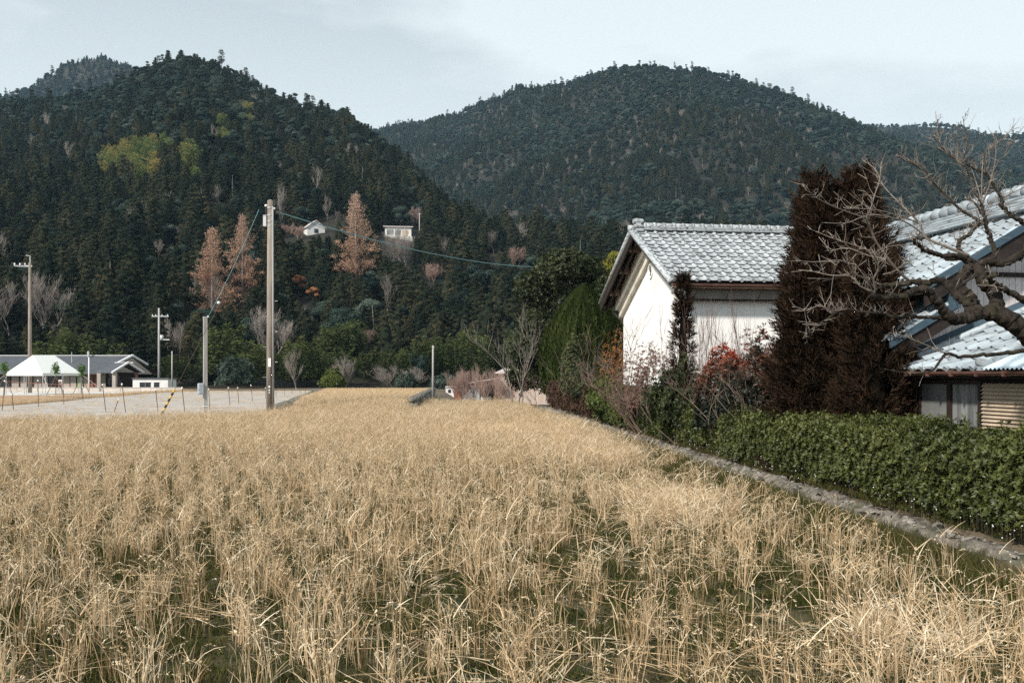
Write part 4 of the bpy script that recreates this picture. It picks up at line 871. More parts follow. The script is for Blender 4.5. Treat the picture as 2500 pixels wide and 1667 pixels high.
MB().box((.3*wv, -.06, 6*k), (.75*wv, -.004, 23*k)).build('door', m_slat, hh); MB().box((-wv-.3, -1.3, -1.6), (wv+.3, -.1, 5*k)).build('terrace_wall', m_conc, hh)
wh = empty('white_hillside_house', WH+Vector((0, 0, -.5)), .5, 'bright white gabled house half hidden by trees on the slope', 'house')
k = WH.y/F; MB().prism([(-2.6, 0, -1.2), (2.6, 0, -1.2), (2.6, 0, 2.4), (0, 0, 4.3), (-2.6, 0, 2.4)], (0, 7, 0)).build('wall', m_white, wh)
for s in (-1, 1): MB().prism([(s*3.0, -.3, 2.12), (0, -.3, 4.36), (0, -.3, 4.52), (s*3.0, -.3, 2.28)], (0, 7.6, 0)).build('roof_slope', m_tinroof, wh)
q = MB().box((-.6, -.05, .8), (.6, -.004, 2.0)).build('window', m_glass, wh)

# party tent
N_, L_, R4 = Vector((-38.2, 80, 0)), Vector((-41.92, 81.44, 0)), Vector((-36.72, 83.8, 0)); FR = L_+R4-N_
zg_ = float(ground_z(-38, 82)); ez, pz = 1.80, 3.28; m_canvas = mat('white canvas', (.83, .84, .80), (.78, .80, .76), scale=.7, rough=.8)
m_canvas.node_tree.nodes['Principled BSDF'].inputs['Subsurface Weight'].default_value = 0
Ct = (N_+FR)/2; ax = (R4-N_).normalized()*1.15
tent = empty('party_tent', (Ct.x, Ct.y, zg_), 0, 'white canvas canopy tent with hipped top on thin steel legs', 'tent')
def loc(p, z): return (p.x-Ct.x, p.y-Ct.y, z-zg_)
nA, fA = Ct-ax, Ct+ax; c4 = [N_, L_, FR, R4]
cv = [loc(p, ez) for p in c4]+[loc(nA, pz), loc(fA, pz)]+[loc(p, ez-.22) for p in c4]
MB().add(cv, [(0, 4, 1), (1, 4, 5, 2), (2, 5, 3), (3, 5, 4, 0), (0, 1, 7, 6), (1, 2, 8, 7), (2, 3, 9, 8), (3, 0, 6, 9)]).build('canopy', m_canvas, tent)
for p in c4+[(N_+L_)/2, (N_+R4)/2, (R4+FR)/2, (L_+FR)/2]:
    q = MB().tube([loc(p*.995+Ct*.005, zg_), loc(p*.995+Ct*.005, ez-.05)], .03, 6).build('leg', m_steel, tent)
for i in range(4):
    p, q = c4[i], c4[(i+1) % 4]; MB().tube([loc(p, ez-.1), loc(q, ez-.1)], .025, 6).build('eave_rail', m_steel, tent)
for p, s in ((N_, (1.2, -1)), (R4, (2.2, .3)), (L_, (-2, -.6))):
    MB().tube([loc(p, ez-.1), loc(p+Vector((*s, 0)), zg_)], .018, 5).build('guy_rope', m_steel, tent)
# ------------------------------------------------------------------ poles, wires, fence, small things by the field
m_pole = mat('weathered concrete pole', (.17, .14, .115), (.33, .285, .24), scale=3.5, stretch=(2, 2, .25), detail=7, rough=.9, bump=.25, dirt=((.15, .12, .10), 1.6, .55, .8))
m_pole2 = mat('grey concrete pole', (.30, .29, .28), (.42, .41, .40), scale=3, stretch=(2, 2, .2), rough=.85)
m_greypost = mat('grey weathered post', (.27, .26, .24), (.44, .42, .39), scale=6, stretch=(1.5, 1.5, .12), rough=.9, bump=.35)
m_box = mat('pale grey enclosure', (.56, .57, .57), rough=.5); m_box2 = mat('blue grey meter box', (.30, .34, .37), (.36, .40, .43), scale=5, rough=.5)
m_porc = mat('white porcelain', (.82, .82, .80), rough=.25); m_black = mat('black cable', (.025, .025, .028), rough=.6); m_teal = mat('teal cable', (.20, .42, .44), rough=.5)
m_dark = mat('rusty dark steel', (.06, .04, .032), (.12, .08, .06), scale=10, rough=.8); m_plate = mat('white plate', (.8, .8, .78), rough=.5)

P1 = Vector(((660-CX)/F*40, 40, 0)); P1.z = float(ground_z(P1.x, P1.y)); T1 = EYE+(HZ-490)/F*40
pole = empty('utility_pole', P1, 0, 'thick weathered concrete utility pole at the edge of the straw field', 'utility pole')
h1 = T1-P1.z; MB().tube([(0, 0, -.2), (0, 0, h1*.5), (0, 0, h1)], [.165, .14, .115], 20).build('shaft', m_pole, pole, True)
MB().tube([(0, 0, h1-.01), (0, 0, h1+.03)], [.112, .07], 16).build('cap', m_pole, pole)
MB().tube([(.135, -.075, .1), (.118, -.065, h1*.5), (.10, -.055, h1-.25)], .045, 8).build('conduit', m_pole2, pole, True)
for z in (h1-.32, h1-.62, h1-.86, h1-1.05): MB().tube([(0, 0, z), (0, 0, z+.045)], [.131, .131], 16).build('steel_band', m_steel, pole)
MB().box((-.27, -.12, h1-1.06), (-.135, .06, h1-.66)).build('junction_box', m_box, pole, bevel=.012); MB().box((-.275, -.125, h1-.655), (-.13, .065, h1-.60)).build('box_lid', m_steel, pole, bevel=.01)
MB().tube([(-.15, 0, h1-.60), (-.16, 0, h1-.25)], .05, 8).build('switch_body', m_black, pole); MB().tube([(-.16, -.02, h1-.25), (-.16, -.02, h1-.17)], .065, 10).build('insulator', m_porc, pole, True)
MB().tube([(.13, -.02, h1-.33), (.20, -.02, h1-.33)], .05, 10).build('insulator', m_porc, pole, True)
br = MB(); br.tube([(.10, 0, h1-.38), (.42, 0, h1-.47)], .014, 6).tube([(.10, 0, h1-.48), (.40, 0, h1-.54)], .014, 6); br.build('cable_bracket', m_dark, pole)
for i, (x, z) in enumerate([(0, 0), (1, 0), (2, 0)]):
    MB().tube([(.10, -.03, h1-.7-.1*i), (.22, -.04, h1-1.0-.06*i), (.38+.1*i, -.03, h1-.98+.03*i), (.46+.05*i, 0, h1-.62)], .010, 5).build('drop_loop', m_black, pole)
for i, z in enumerate(np.arange(1.55, 5.2, .62)): MB().tube([(0, -.02, z), ((.31 if i % 2 else -.31), -.05, z)], .009, 5).build('step_bolt', m_steel, pole)
MB().box((-.045, -.172, 1.98), (.06, -.158, 2.33)).build('number_plate', m_plate, pole)
for z, s in ((1.17, .034), (1.03, .026), (.93, .022)): MB().box((.0-s, -.176, z-s), (.0+s, -.162, z+s)).build('marker_tag', m_plate, pole)

def cable(name, a, b, sag, rad, material, label, n=24, cat='cable', group=None):
    pts = [Vector(a).lerp(Vector(b), i/n)-Vector((0, 0, sag*4*(i/n)*(1-i/n))) for i in range(n+1)]
    return tag(MB().tube(pts, rad, 5).build(name, material, smooth=True), label, cat, group)

PW = at(650, 528, 40)
# low service post with meter box, guy wire and its striped guard
Yp = 42.0; pp = Vector(((501-CX)/F*Yp, Yp, 0)); pp.z = float(ground_z(pp.x, pp.y)); hp = EYE+(HZ-773)/F*Yp-pp.z
post = empty('service_post', pp, .5, 'short grey square post carrying a blue grey meter box at the field edge', 'post')
MB().prism([(-.085, -.085, -.2), (.085, -.085, -.2), (.085, .085, -.2), (-.085, .085, -.2)], (0, 0, hp+.2)).build('shaft', m_greypost, post, bevel=.012)
MB().box((-.33, -.25, .82), (-.09, .0, 1.30)).build('meter_box', m_box2, post, bevel=.035); MB().box((-.335, -.256, 1.02), (-.32, -.1, 1.06)).build('meter_latch', m_steel, post)
MB().tube([(-.10, .02, 1.28), (-.10, .02, hp-.1)], .014, 6).build('riser_cable', m_black, post); MB().tube([(.09, 0, hp-.02), (.15, -.02, hp+.02)], .04, 8).build('insulator', m_porc, post, True)
MB().box((-.09, -.095, .30), (.095, .09, .33)).build('wire_band', m_plate, post)
AN = at(389, 1010, 37.2); AN.z = float(ground_z(AN.x, AN.y))
gv = PW-AN; gl = gv.length; gd = gv.normalized()
gw_ = empty('guy_wire', AN, 0, 'slanting guy wire with black and yellow striped guard anchored beside the service post', 'guy wire')
MB().tube([gd*-.2, gv], .009, 5).build('wire', m_dark, gw_)
m_yel = mat('yellow guard', (.62, .40, .06), (.52, .33, .06), scale=5, rough=.6); m_blk = mat('black guard band', (.02, .02, .02), rough=.6)
for i in range(9): MB().tube([gd*(.05+i*.132), gd*(.05+(i+1)*.132-.002)], .042, 10).build('guard_band', m_blk if i % 2 else m_yel, gw_)
cable('service_cable', at(632, 512, 40), pp+Vector((.14, -.02, hp+.02)), .15, .011, m_teal, 'thin teal service cable dropping from the thick pole to the short post')
bl = at(534, 739, 41.3); tag(MB().tube([bl+Vector((-.0, 0, -.06)), bl+Vector((.0, 0, -.03)), bl+Vector((0, 0, .03)), bl+Vector((0, 0, .06))], [.03, .075, .075, .03], 10).build('cable_insulator', m_porc, smooth=True), 'round white insulator ball on the slanting cable', 'insulator')
cable('aerial_cable', at(676, 517, 40), at(1312, 652, 72), .5, .022, m_teal, 'bright teal cable running from the thick pole across the slope towards the storehouse', 40)
cable('aerial_cable', at(676, 512, 40), at(1290, 645, 74), 1.0, .010, m_black, 'thin black line sagging just under the teal cable from the thick pole', 40)

def far_pole(px, Y, top, bot, rad, label, name='utility_pole', material=None):
    x = (px-CX)/F*Y; zb_ = min(any_z(x, Y), EYE+(HZ-bot)/F*Y)-.2; h = EYE+(HZ-top)/F*Y-zb_
    p = empty(name, (x, Y, zb_), 0, label, 'pole'); MB().tube([(0, 0, 0), (0, 0, h)], [rad, rad*.7], 10).build('shaft', material or m_pole2, p, True); return p, h
p3, h3 = far_pole(73, 90, 642, 965, .19, 'tall concrete pole with one sided crossarm next to the white tent', material=m_pole)
MB().box((-1.45, -.06, h3-.35), (.2, .06, h3-.22)).build('crossarm', m_steel, p3)
for x in (-1.4, -.9, -.45): MB().tube([(x, 0, h3-.22), (x, 0, h3-.02)], [.06, .075], 8).build('insulator', m_porc, p3, True)
MB().tube([(.03, 0, h3-.2), (.03, 0, h3+.65), (-.35, 0, h3+.68)], .06, 6).build('top_bracket', m_steel, p3); MB().box((-.75, -.1, h3-.2), (-.5, .1, h3+.02)).build('switch', m_black, p3)
for z in (2, 4.5, 6.5, 8): MB().tube([(0, 0, z), (0, 0, z+.06)], [.197-.008*z]*2, 10).build('steel_band', m_steel, p3)
p4, h4 = far_pole(388, 124, 752, 952, .16, 'slender pole with two crossarms and a white transformer behind the small shed')
MB().box((-.9, -.05, h4-1.1), (1.25, .05, h4-.98)).build('crossarm', m_steel, p4); MB().tube([(.03, 0, h4-1), (.03, 0, h4+.0)], .05, 6).build('mast', m_steel, p4)
for x in (-.8, -.4, .4, 1.1): MB().tube([(x, 0, h4-.98), (x, 0, h4-.82)], .06, 8).build('insulator', m_porc, p4, True)
MB().tube([(.35, 0, h4-4.0), (.35, 0, h4-3.4)], .2, 10).build('transformer', m_box, p4, True); MB().box((.15, -.05, h4-4.05), (1.35, .05, h4-3.9)).build('lower_arm', m_steel, p4)
far_pole(420, 119, 857, 950, .10, 'thin white pole beside the small white shed')
far_pole(217, 111, 872, 952, .09, 'plain white flagpole in front of the long house', 'flagpole', m_trim)
sp, hs_ = far_pole(1057, 62, 843, 966, .075, 'slim pale pole standing by the end of the stone terrace wall')
MB().box((-.05, -.06, hs_-.16), (.08, .06, hs_-.08)).build('top_bracket', m_steel, sp)
for px, by, ty, lab in ((1024, 612, 520, 'pale pole right beside the hillside house'), (1280, 612, 560, 'short pale pole among gardens above the cedars')):
    q = hit(px, by); p = empty('hillside_pole', q, 0, lab, 'pole'); MB().tube([(0, 0, -.4), (0, 0, (by-ty)/F*q.y)], [.16, .11], 8).build('shaft', m_pole2, p, True); MB().box((-.5, -.05, (by-ty)/F*q.y-.4), (.5, .05, (by-ty)/F*q.y-.3)).build('crossarm', m_steel, p)
t3 = at(73, 650, 90); t4 = at(388, 768, 124)
grp = 'power lines of the far poles'
for i, (dx, dy) in enumerate(((-36, 0), (-22, 0), (-12, 0))): cable('power_line', at(73+dx, 649, 90), at(-160, 628+2*i, 60), .25, .014, m_black, 'power line leaving the crossarm of the tall concrete pole', group='lines from the crossarm pole')
cable('power_line', at(70, 624, 90), at(-160, 570, 60), .3, .014, m_black, 'topmost power line from the bracket of the crossarm pole')
for i, (y0, y1, lab) in enumerate(((700, 770, 'upper line hanging between the crossarm pole and the transformer pole'), (735, 806, 'middle line hanging between the crossarm pole and the transformer pole'), (770, 846, 'lowest heavy line sagging between the crossarm pole and the transformer pole'))):
    cable('power_line', at(75, y0, 90), at(386, y1, 124), .9+.35*i, .014+.004*(i == 2), m_black, lab)

# fence of thin stakes between the dry paddy and the straw field
fence = empty('stake_fence', (-12, 42, 0), 0, 'fence of thin dark steel stakes with wire along the dry paddy', 'fence')
st = []
for x0, y0, x1, y1 in ((75, 590, 25, 1060), (190, 800, 225, 1050), (605, 585, 615, 1000), (1010, 715, 1020, 960), (1315, 690, 1330, 920), (1635, 650, 1700, 1085), (1945, 640, 2015, 1090), (1890, 880, 1790, 1080)):
    st.append((x0/6.533, 840+y0/6.533, x1/6.533, 840+y1/6.533))
for x0, y0, x1, y1 in ((0, 560, 45, 900), (400, 540, 450, 910), (800, 560, 825, 855), (1100, 540, 1130, 805), (1240, 540, 1262, 775), (1440, 500, 1470, 740), (1660, 540, 1662, 700), (1818, 545, 1822, 670), (1950, 540, 1952, 655), (2060, 540, 2060, 632), (2180, 540, 2182, 605), (2262, 545, 2262, 592)):
    st.append((380+x0/6.189, 860+y0/6.189, 380+x1/6.189, 860+y1/6.189))
tops = []
for x0, y0, x1, y1 in st:
    Y = min(EYE*F/(y1-HZ), 88); b_ = at(x1, y1, Y); b_.z = float(ground_z(b_.x, b_.y))-.25; t_ = at(x0, y0, Y+random.uniform(-.2, .2)); o0 = Vector(fence.location)
    s_ = MB().tube([b_-o0, t_-o0], .017, 6).build('stake', m_dark, fence)
    if y1-y0 > 25: tops.append((Y, t_-o0, b_-o0)); MB().tube([t_-o0+Vector((0, 0, -.03)), t_-o0+Vector((0, 0, .05))], .035, 6).build('stake_insulator', m_porc, s_)
tops = [t for t in tops if True]; m_cord = mat('orange cord', (.42, .16, .08), rough=.7)
srt = sorted(tops, key=lambda t: t[1].x)
for i in range(len(srt)-1):
    if abs(srt[i][0]-srt[i+1][0]) < 14:
        a_, b_ = srt[i][1], srt[i+1][1]; MB().tube([a_, (a_+b_)/2-Vector((0, 0, .06)), b_], .006, 4).build('wire', m_cord, fence)
        a_, b_ = srt[i][1].lerp(srt[i][2], .45), srt[i+1][1].lerp(srt[i+1][2], .45); MB().tube([a_, b_], .005, 4).build('wire', m_steel, fence)

# stone edged terrace wall, stones laid one by one
m_stone = mat('grey field stone', (.10, .095, .085), (.25, .24, .22), scale=4, detail=7, rough=.95, bump=.6, dirt=((.06, .075, .03), 2.2, .5, .7))
def stone_mesh(seed):
    bm = bmesh.new(); bmesh.ops.create_icosphere(bm, subdivisions=1, radius=.5); r = random.Random(seed)
    for v in bm.verts: v.co *= r.uniform(.78, 1.12); v.co = Vector((max(-.42, min(.42, v.co.x)), max(-.42, min(.42, v.co.y)), max(-.40, min(.40, v.co.z))))
    me = bpy.data.meshes.new('stone'); bm.to_mesh(me); bm.free(); me.materials.append(m_stone); return me
STN = [stone_mesh(i) for i in range(6)]
def stone_wall(name, label, f, y0, y1, zbase, rows, n, sx_, sz_):
    w_ = empty(name, (f(y0), y0, zbase), 0, label, 'wall'); rr = random.Random(5)
    for k in range(rows):
        y = y0
        while y < y1:
            ln = rr.uniform(.7, 1.3)*sx_*(1+(y-y0)*.012); o = link('stone', STN[rr.randint(0, 5)], w_, (f(y)-f(y0)+rr.uniform(-.05, .05)+.06*k*0, y-y0+ln/2, sz_*(k+.5)*.86+rr.uniform(-.02, .02)), (rr.uniform(-.2, .2), rr.uniform(-.2, .2), rr.uniform(-.3, .3)))
            o.scale = (.42*rr.uniform(.8, 1.2), ln*1.05, sz_*rr.uniform(.8, 1.5)); y += ln
    return w_
stone_wall('stone_wall', 'low dry stone wall edging the raised terrace beside the slim pole', lambda y: terrace_right(y)+.04, 44.0, 78, -.05, 3, 0, .36, .27)
stone_wall('stone_border', 'dark line of low stones between the dry paddy and the terrace', lambda y: terrace_left(y)+.25, 40.6, 86, .02, 2, 0, .36, .25)

# saplings, board, odds by the tent
m_sap = leaf_mat('sapling leaves', [(.05, .10, .03), (.10, .18, .05), (.16, .25, .08)], rnd=.2, trans=.3)
for px, Y, ty, lab in ((11, 79, 878, 'staked leafy sapling at the left corner of the tent'.replace('left corner', 'corner pole')), (136, 78, 880, 'dark leaved sapling tied to a stake in front of the tent'), (199, 82, 882, 'bright green sapling propped with poles behind the tent')):
    x = (px-CX)/F*Y; z = float(ground_z(x, Y)); h = EYE+(HZ-ty)/F*Y-z; t = empty('sapling', (x, Y, z), 0, lab, 'tree'); r_ = np.random.default_rng(px)
    MB().tube([(0, 0, -.1), (.03, 0, h*.5), (0, 0, h*.95)], [.03, .02, .008], 6).build('trunk', m_bark, t)
    q = rand_dirs(260, r_); Pn = q*np.array([.36, .36, h*.2])*r_.uniform(.3, 1, (260, 1))+np.array([0, 0, h*.76]); v, f = leaves(Pn, rand_dirs(260, r_), .17, .09, r_)
    tag(link('crown', np_mesh('crown', v, f, m_sap, r_.uniform(0, 1, 260)), t), kind='stuff')
    for a in (-.7, .75): MB().tube([(a, -.1, 0), (0, 0, h*.55)], .025, 5).build('prop', m_brownwood, t)
x = (147-CX)/F*86; nb_ = empty('notice_board', (x, 86, float(ground_z(x, 86))), 0, 'small red and white upright board under the tent edge', 'sign'); hb = 86/F
MB().box((-4*hb, 0, 14*hb), (4*hb, .06, 34*hb)).build('panel', m_trim, nb_); m_red = mat('orange red print', (.55, .13, .05), rough=.6)
MB().box((-3*hb, -.012, 15.5*hb), (3*hb, -.004, 23*hb)).build('lower_print', m_red, nb_); MB().box((-2.4*hb, -.012, 25.5*hb), (2.4*hb, -.004, 31.5*hb)).build('upper_print', m_red, nb_)
for s in (-3, 3): MB().box((s*hb-.02, .02, 0), (s*hb+.02, .05, 14*hb)).build('leg', m_steel, nb_)
# ------------------------------------------------------------------ kerb, hedge, garden shrubs and near trees
m_hedge = leaf_mat('hedge leaves', [(.028, .037, .011), (.070, .084, .020), (.128, .142, .034), (.25, .235, .07)], rnd=.1, trans=.22, gloss=.03, rough=.5)
m_stem = mat('shrub stems', (.10, .075, .055), (.20, .16, .12), scale=12)
m_kerb = mat('crumbling concrete kerb', (.075, .068, .052), (.27, .24, .205), scale=7, detail=12, rough=.95, bump=1.0, bscale=22, ramp=(.36, .62), dirt=((.07, .075, .04), 1.7, .50, .66))
r6 = np.random.default_rng(66)

# low retaining wall between field and hedge
prof = [(0.00, -.15), (-.02, .03), (.0, .10), (.03, .145), (.08, .165), (.14, .17), (.20, .165), (.24, .14), (.28, .0)]
ys = np.concatenate([np.arange(4.5, 20, .07), np.arange(20, 47, .2)]); V = []
for y in ys:
    for j, (a, b) in enumerate(prof):
        n1 = float(vnoise(y, j*.7, .35, 11)-.5); n2 = float(vnoise(y, j*1.3, .12, 12)-.5); n3 = float(vnoise(y, 3.3, 1.3, 13)-.5)
        n4 = float(vnoise(y, j*2.1, .05, 14)-.5); V.append((kerb_x(y)+a+.07*n1+.05*n2+.06*n3+.02*n4, y+.03*n2, b+(.07*n1+.06*n2+.03*n3+.03*n4 if j > 0 else 0)))
m_ = len(prof); kb = np_mesh('retaining_wall', V, [(i*m_+j, i*m_+j+1, (i+1)*m_+j+1, (i+1)*m_+j) for i in range(len(ys)-1) for j in range(m_-1)], m_kerb)
def crust(n, seed):                                       # broken slabs and crumbs of concrete on the wall top
    r = np.random.default_rng(seed); V = []; Fc = []
    for i in range(n):
        y = r.uniform(5.2, 26); s_ = r.uniform(.012, .042)*(1 if r.random() < .9 else 1.5); x = kerb_x(y)+r.uniform(-.03, .26); z = .155+r.uniform(-.02, .015)-(.12*(x < kerb_x(y)+.03)); k = r.integers(4, 7); a = np.sort(r.uniform(0, 6.28, k)); h_ = s_*r.uniform(.25, .6); t1, t2 = r.normal(0, .25, 2); b0 = len(V)
        for zz in (0, h_):
            for q in a: dx, dy = math.cos(q)*s_*r.uniform(.7, 1.2), math.sin(q)*s_*1.2*r.uniform(.7, 1.2); V.append((x+dx, y+dy, z+zz+t1*dx+t2*dy))
        for q in range(k-2): Fc.append((b0+k, b0+k+q+1, b0+k+q+2, b0+k+q+2))
        for q in range(k): Fc.append((b0+q, b0+(q+1) % k, b0+k+(q+1) % k, b0+k+q))
    me = bpy.data.meshes.new('crust'); me.from_pydata(V, [], [tuple(dict.fromkeys(f)) for f in Fc]); me.materials.append(m_crust); return me
m_crust = mat('crumbled concrete', (.12, .108, .088), (.36, .33, .29), scale=9, detail=8, rough=.95, bump=.6, bscale=40)
kerb = empty('retaining_wall', (0, 0, 0), 0, 'low crumbling concrete retaining wall between straw field and hedge', 'wall'); link('wall_body', kb, kerb); tag(link('crust', crust(800, 4), kerb), kind='stuff')
for i in range(14):
    y = 6.2+i*1.1+random.uniform(-.2, .2); s = random.uniform(.05, .12)
    o = link('loose_stone', STN[i % 6], kerb, (kerb_x(y)+random.uniform(-.06, .28), y, .165 if random.random() < .6 else .03), (random.random(), random.random(), random.random()*6)); o.scale = (s*1.4, s*1.7, s*.8)

def rosettes(P, Nn, k, ln, wd, spread=.9, r=r6):
    """whorls of k leaves round the normal: returns V, F, plus index of whorl per leaf"""
    n = len(P); ref = rand_dirs(n, r); u = unit(np.cross(Nn, ref)); b = np.cross(Nn, u); idx = np.repeat(np.arange(n), k)
    a = (np.tile(np.arange(k), n)/k*2*PI+np.repeat(r.uniform(0, 6.28, n), k)+r.normal(0, .25, n*k))
    out = u[idx]*np.cos(a)[:, None]+b[idx]*np.sin(a)[:, None]; el = r.uniform(.15, 1.15, n*k)[:, None]
    D = unit(out*spread+Nn[idx]*el); L_ = ln*r.uniform(.65, 1.2, n*k)
    side = unit(Nn[idx]*1.0-out*.4+rand_dirs(n*k, r)*.25)
    v, f = leaves(P[idx]+out*ln*.06, D, L_, wd*r.uniform(.75, 1.2, n*k), r, fold=.22, side=side); return v, f, idx

# hedges
def make_hedge(label, y0, y1, n, material, cz0, hh, ww, seed, ln=.052, wd=.021, base_t=.40, shoots=330, shaggy=.16, taper=.10, x_off=.24):
    r6 = np.random.default_rng(seed); s = r6.uniform(0, 1, n); s = y0+(y1-y0)*s**1.15; ph = r6.uniform(-.05, 1.0, n)*PI*.98
    def pt(s, ph, inset=0):
        w_, h_ = ww-inset, hh-inset; c = np.cos(ph); sn = np.sin(ph); ex = np.sign(c)*np.abs(c)**.62; ez = np.sign(sn)*np.abs(sn)**.62
        bump = 1+shaggy*(vnoise(s, ph*1.1, .55, seed+21)-.5)+.14*(vnoise(s, ph*1.1, .2, seed+22)-.5)+shaggy*.8*(vnoise(s, ph*.6, 1.7, seed+26)-.5)
        cx = kerb_x(s)+x_off+ww+.02; cz = cz0+.10*(vnoise(s, 0*s, 2.2, seed+23)-.5)-taper*np.clip((s-y0)/(y1-y0), 0, 1)
        return np.stack([cx-ex*w_*bump, s, cz+ez*h_*bump], -1), unit(np.stack([-c*1.0, 0*s, sn*1.0+.15], -1))
    parts = []
    for inset, m in ((0, 1.0), (.07, .55), (.15, .3)):
        k = int(n*m); P, Nn = pt(s[:k] if m == 1 else r6.uniform(y0, y1, k), ph[:k] if m == 1 else r6.uniform(-.22, 1.0, k)*PI*.98, inset)
        P += r6.normal(0, .025, P.shape); Nn = unit(Nn+rand_dirs(len(P), r6)*.5)
        v, f, idx = rosettes(P, Nn, 7, ln, wd, r=r6); base = r6.uniform(-.18, .18, len(P))[idx]+.2*(vnoise(P[:, 1], P[:, 2], .5, 31)[idx]-.5)*2
        parts.append((v, f, np.clip(base_t+base+r6.uniform(-.15, .15, len(f))+.5*(r6.uniform(0, 1, len(f)) > .985), 0, 1)))
    k = int(n*.34); sy = r6.uniform(y0, y1, k); zz = .30+(cz0-.1)*r6.uniform(0, 1, k)**.8+.16*(vnoise(sy, 0*sy, .5, 24)-.5)      # the front face hangs lower and ragged
    P = np.stack([kerb_x(sy)+x_off+.01+.03*r6.normal(size=k)+.12*vnoise(sy, zz, .4, 25), sy, zz], 1); Nn = unit(np.stack([-np.ones(k), -.2*np.ones(k), .45*np.ones(k)], 1)+rand_dirs(k, r6)*.4)
    v, f, idx = rosettes(P, Nn, 7, ln, wd, r=r6); parts.append((v, f, np.clip(base_t-.05+r6.uniform(-.18, .18, k)[idx]+r6.uniform(-.12, .12, len(f)), 0, 1)))
    k = shoots; sy = y0+(y1-y0)*r6.uniform(0, 1, k)**1.4; sx_ = kerb_x(sy)+x_off+.15+r6.uniform(0, .85, k)*ww*1.7; hs2 = r6.uniform(.03, .20, k)*np.where(sy < y0+6, 1, .75); segs = []
    for x, y, h in zip(sx_, sy, hs2):                   # upright shoots above the trimmed top
        z0 = cz0+hh-.04-taper*(y-y0)/(y1-y0); tip = np.array([x+random.gauss(0, .03), y+random.gauss(0, .03), z0+h]); segs.append((x, y, z0-.25, .004, *tip, .0025))
        m = max(2, int(h/.035)); t = np.linspace(.3, 1, m)[:, None]; P = np.array([x, y, z0])*(1-t)+tip*t; Nn = np.tile(np.array([[0, 0, 1.]]), (m, 1))+rand_dirs(m, r6)*.2
        v, f, idx = rosettes(P, unit(Nn), 5, ln*1.05, wd, r=r6); parts.append((v, f, np.clip(base_t+.13+r6.uniform(-.15, .2, len(f)), 0, 1)))
    V, Fc, T = merge(parts); o = empty('hedge', (0, 0, 0), 0, label, 'hedge'); tag(link('foliage', np_mesh('hedge_foliage', V, Fc, material, T), o), kind='stuff')
    for y in np.arange(y0, y1, .055):
        x = kerb_x(y)+x_off+random.uniform(.16, .65); p = np.array([x, y, .15]); d = np.array([random.gauss(0, .12), random.gauss(0, .2), 1])
        for q in range(4): nx = p+d*.2; segs.append((*p, .012-.002*q, *nx, .010-.002*q)); p = nx; d = d+np.array([random.gauss(.05, .14), random.gauss(0, .2), 0])
    v, f = tube_np(segs, 4); tag(link('stems', np_mesh('hedge_stems', v, f, m_stem), o), kind='stuff'); return o
make_hedge('long clipped dark green leafy hedge behind the retaining wall', 5.6, 21.6, 15500, m_hedge, .62, .47, .50, 66, shaggy=.24)

def ground_at(x, y): return float(ground_z(x, y))
def garden(px, Y): x = (px-CX)/F*Y; return np.array([x, Y, ground_at(x, Y)])
def zpx(py, Y): return EYE+(HZ-py)/F*Y

def leafy_bush(name, px, Y, wpx, top, label, material, n=2600, k=6, ln=.07, wd=.03, seed=1, depth=.7, cat='shrub', base=.4, tint_h=0, rag=.3, low=0.0, stems=True, vert=1.0):
    r = np.random.default_rng(seed); b = garden(px, Y); R = wpx/F*Y/2; H = zpx(top, Y)-b[2]
    d = rand_dirs(n, r); d[:, 2] = np.abs(d[:, 2])*1.15-.35; d = unit(d); az = np.arctan2(d[:, 1], d[:, 0])
    nz = 1+rag*(vnoise(az*1.4+seed*3, d[:, 2]*2.2, .7, seed)-.5)*1.6+rag*.5*(vnoise(az*4, d[:, 2]*6, .7, seed+1)-.5)
    q = (1-(1-depth)*r.uniform(0, 1, n)**2)*nz; P = d*q[:, None]*np.array([R, R, H*.56])+np.array([0, 0, H*(.48+low)]); P[:, 2] = np.maximum(P[:, 2], .06)
    Nn = unit(d*np.array([1, 1, .9])+rand_dirs(n, r)*.6+np.array([0, 0, .25])); v, f, idx = rosettes(P, Nn, k, ln, wd, r=r)
    T = np.clip(base+r.uniform(-.2, .2, n)[idx]+r.uniform(-.15, .15, len(f))+tint_h*(P[:, 2]/H-.6)[idx]+.5*(vnoise(az*2, P[:, 2]/H*4, .8, seed+5)[idx]-.5), 0, 1)
    t = empty(name, b, 0, label, cat); tag(link('foliage', np_mesh(name+'_foliage', v, f, material, T), t), kind='stuff')
    if stems:
        sg = []; rr = random.Random(seed)
        for i in range(9): grow(rr, (rr.uniform(-.12, .12)*R, rr.uniform(-.12, .12)*R, -.05), (rr.gauss(0, .5), rr.gauss(0, .5), 1), H*.45, .022, 2, sg, .2, .5, (2, 3), .7, .12, .005)
        v, f = tube_np(np.array(sg)[:, :8], 4); tag(link('stems', np_mesh(name+'_stems', v, f, m_stem), t), kind='stuff')
    return t

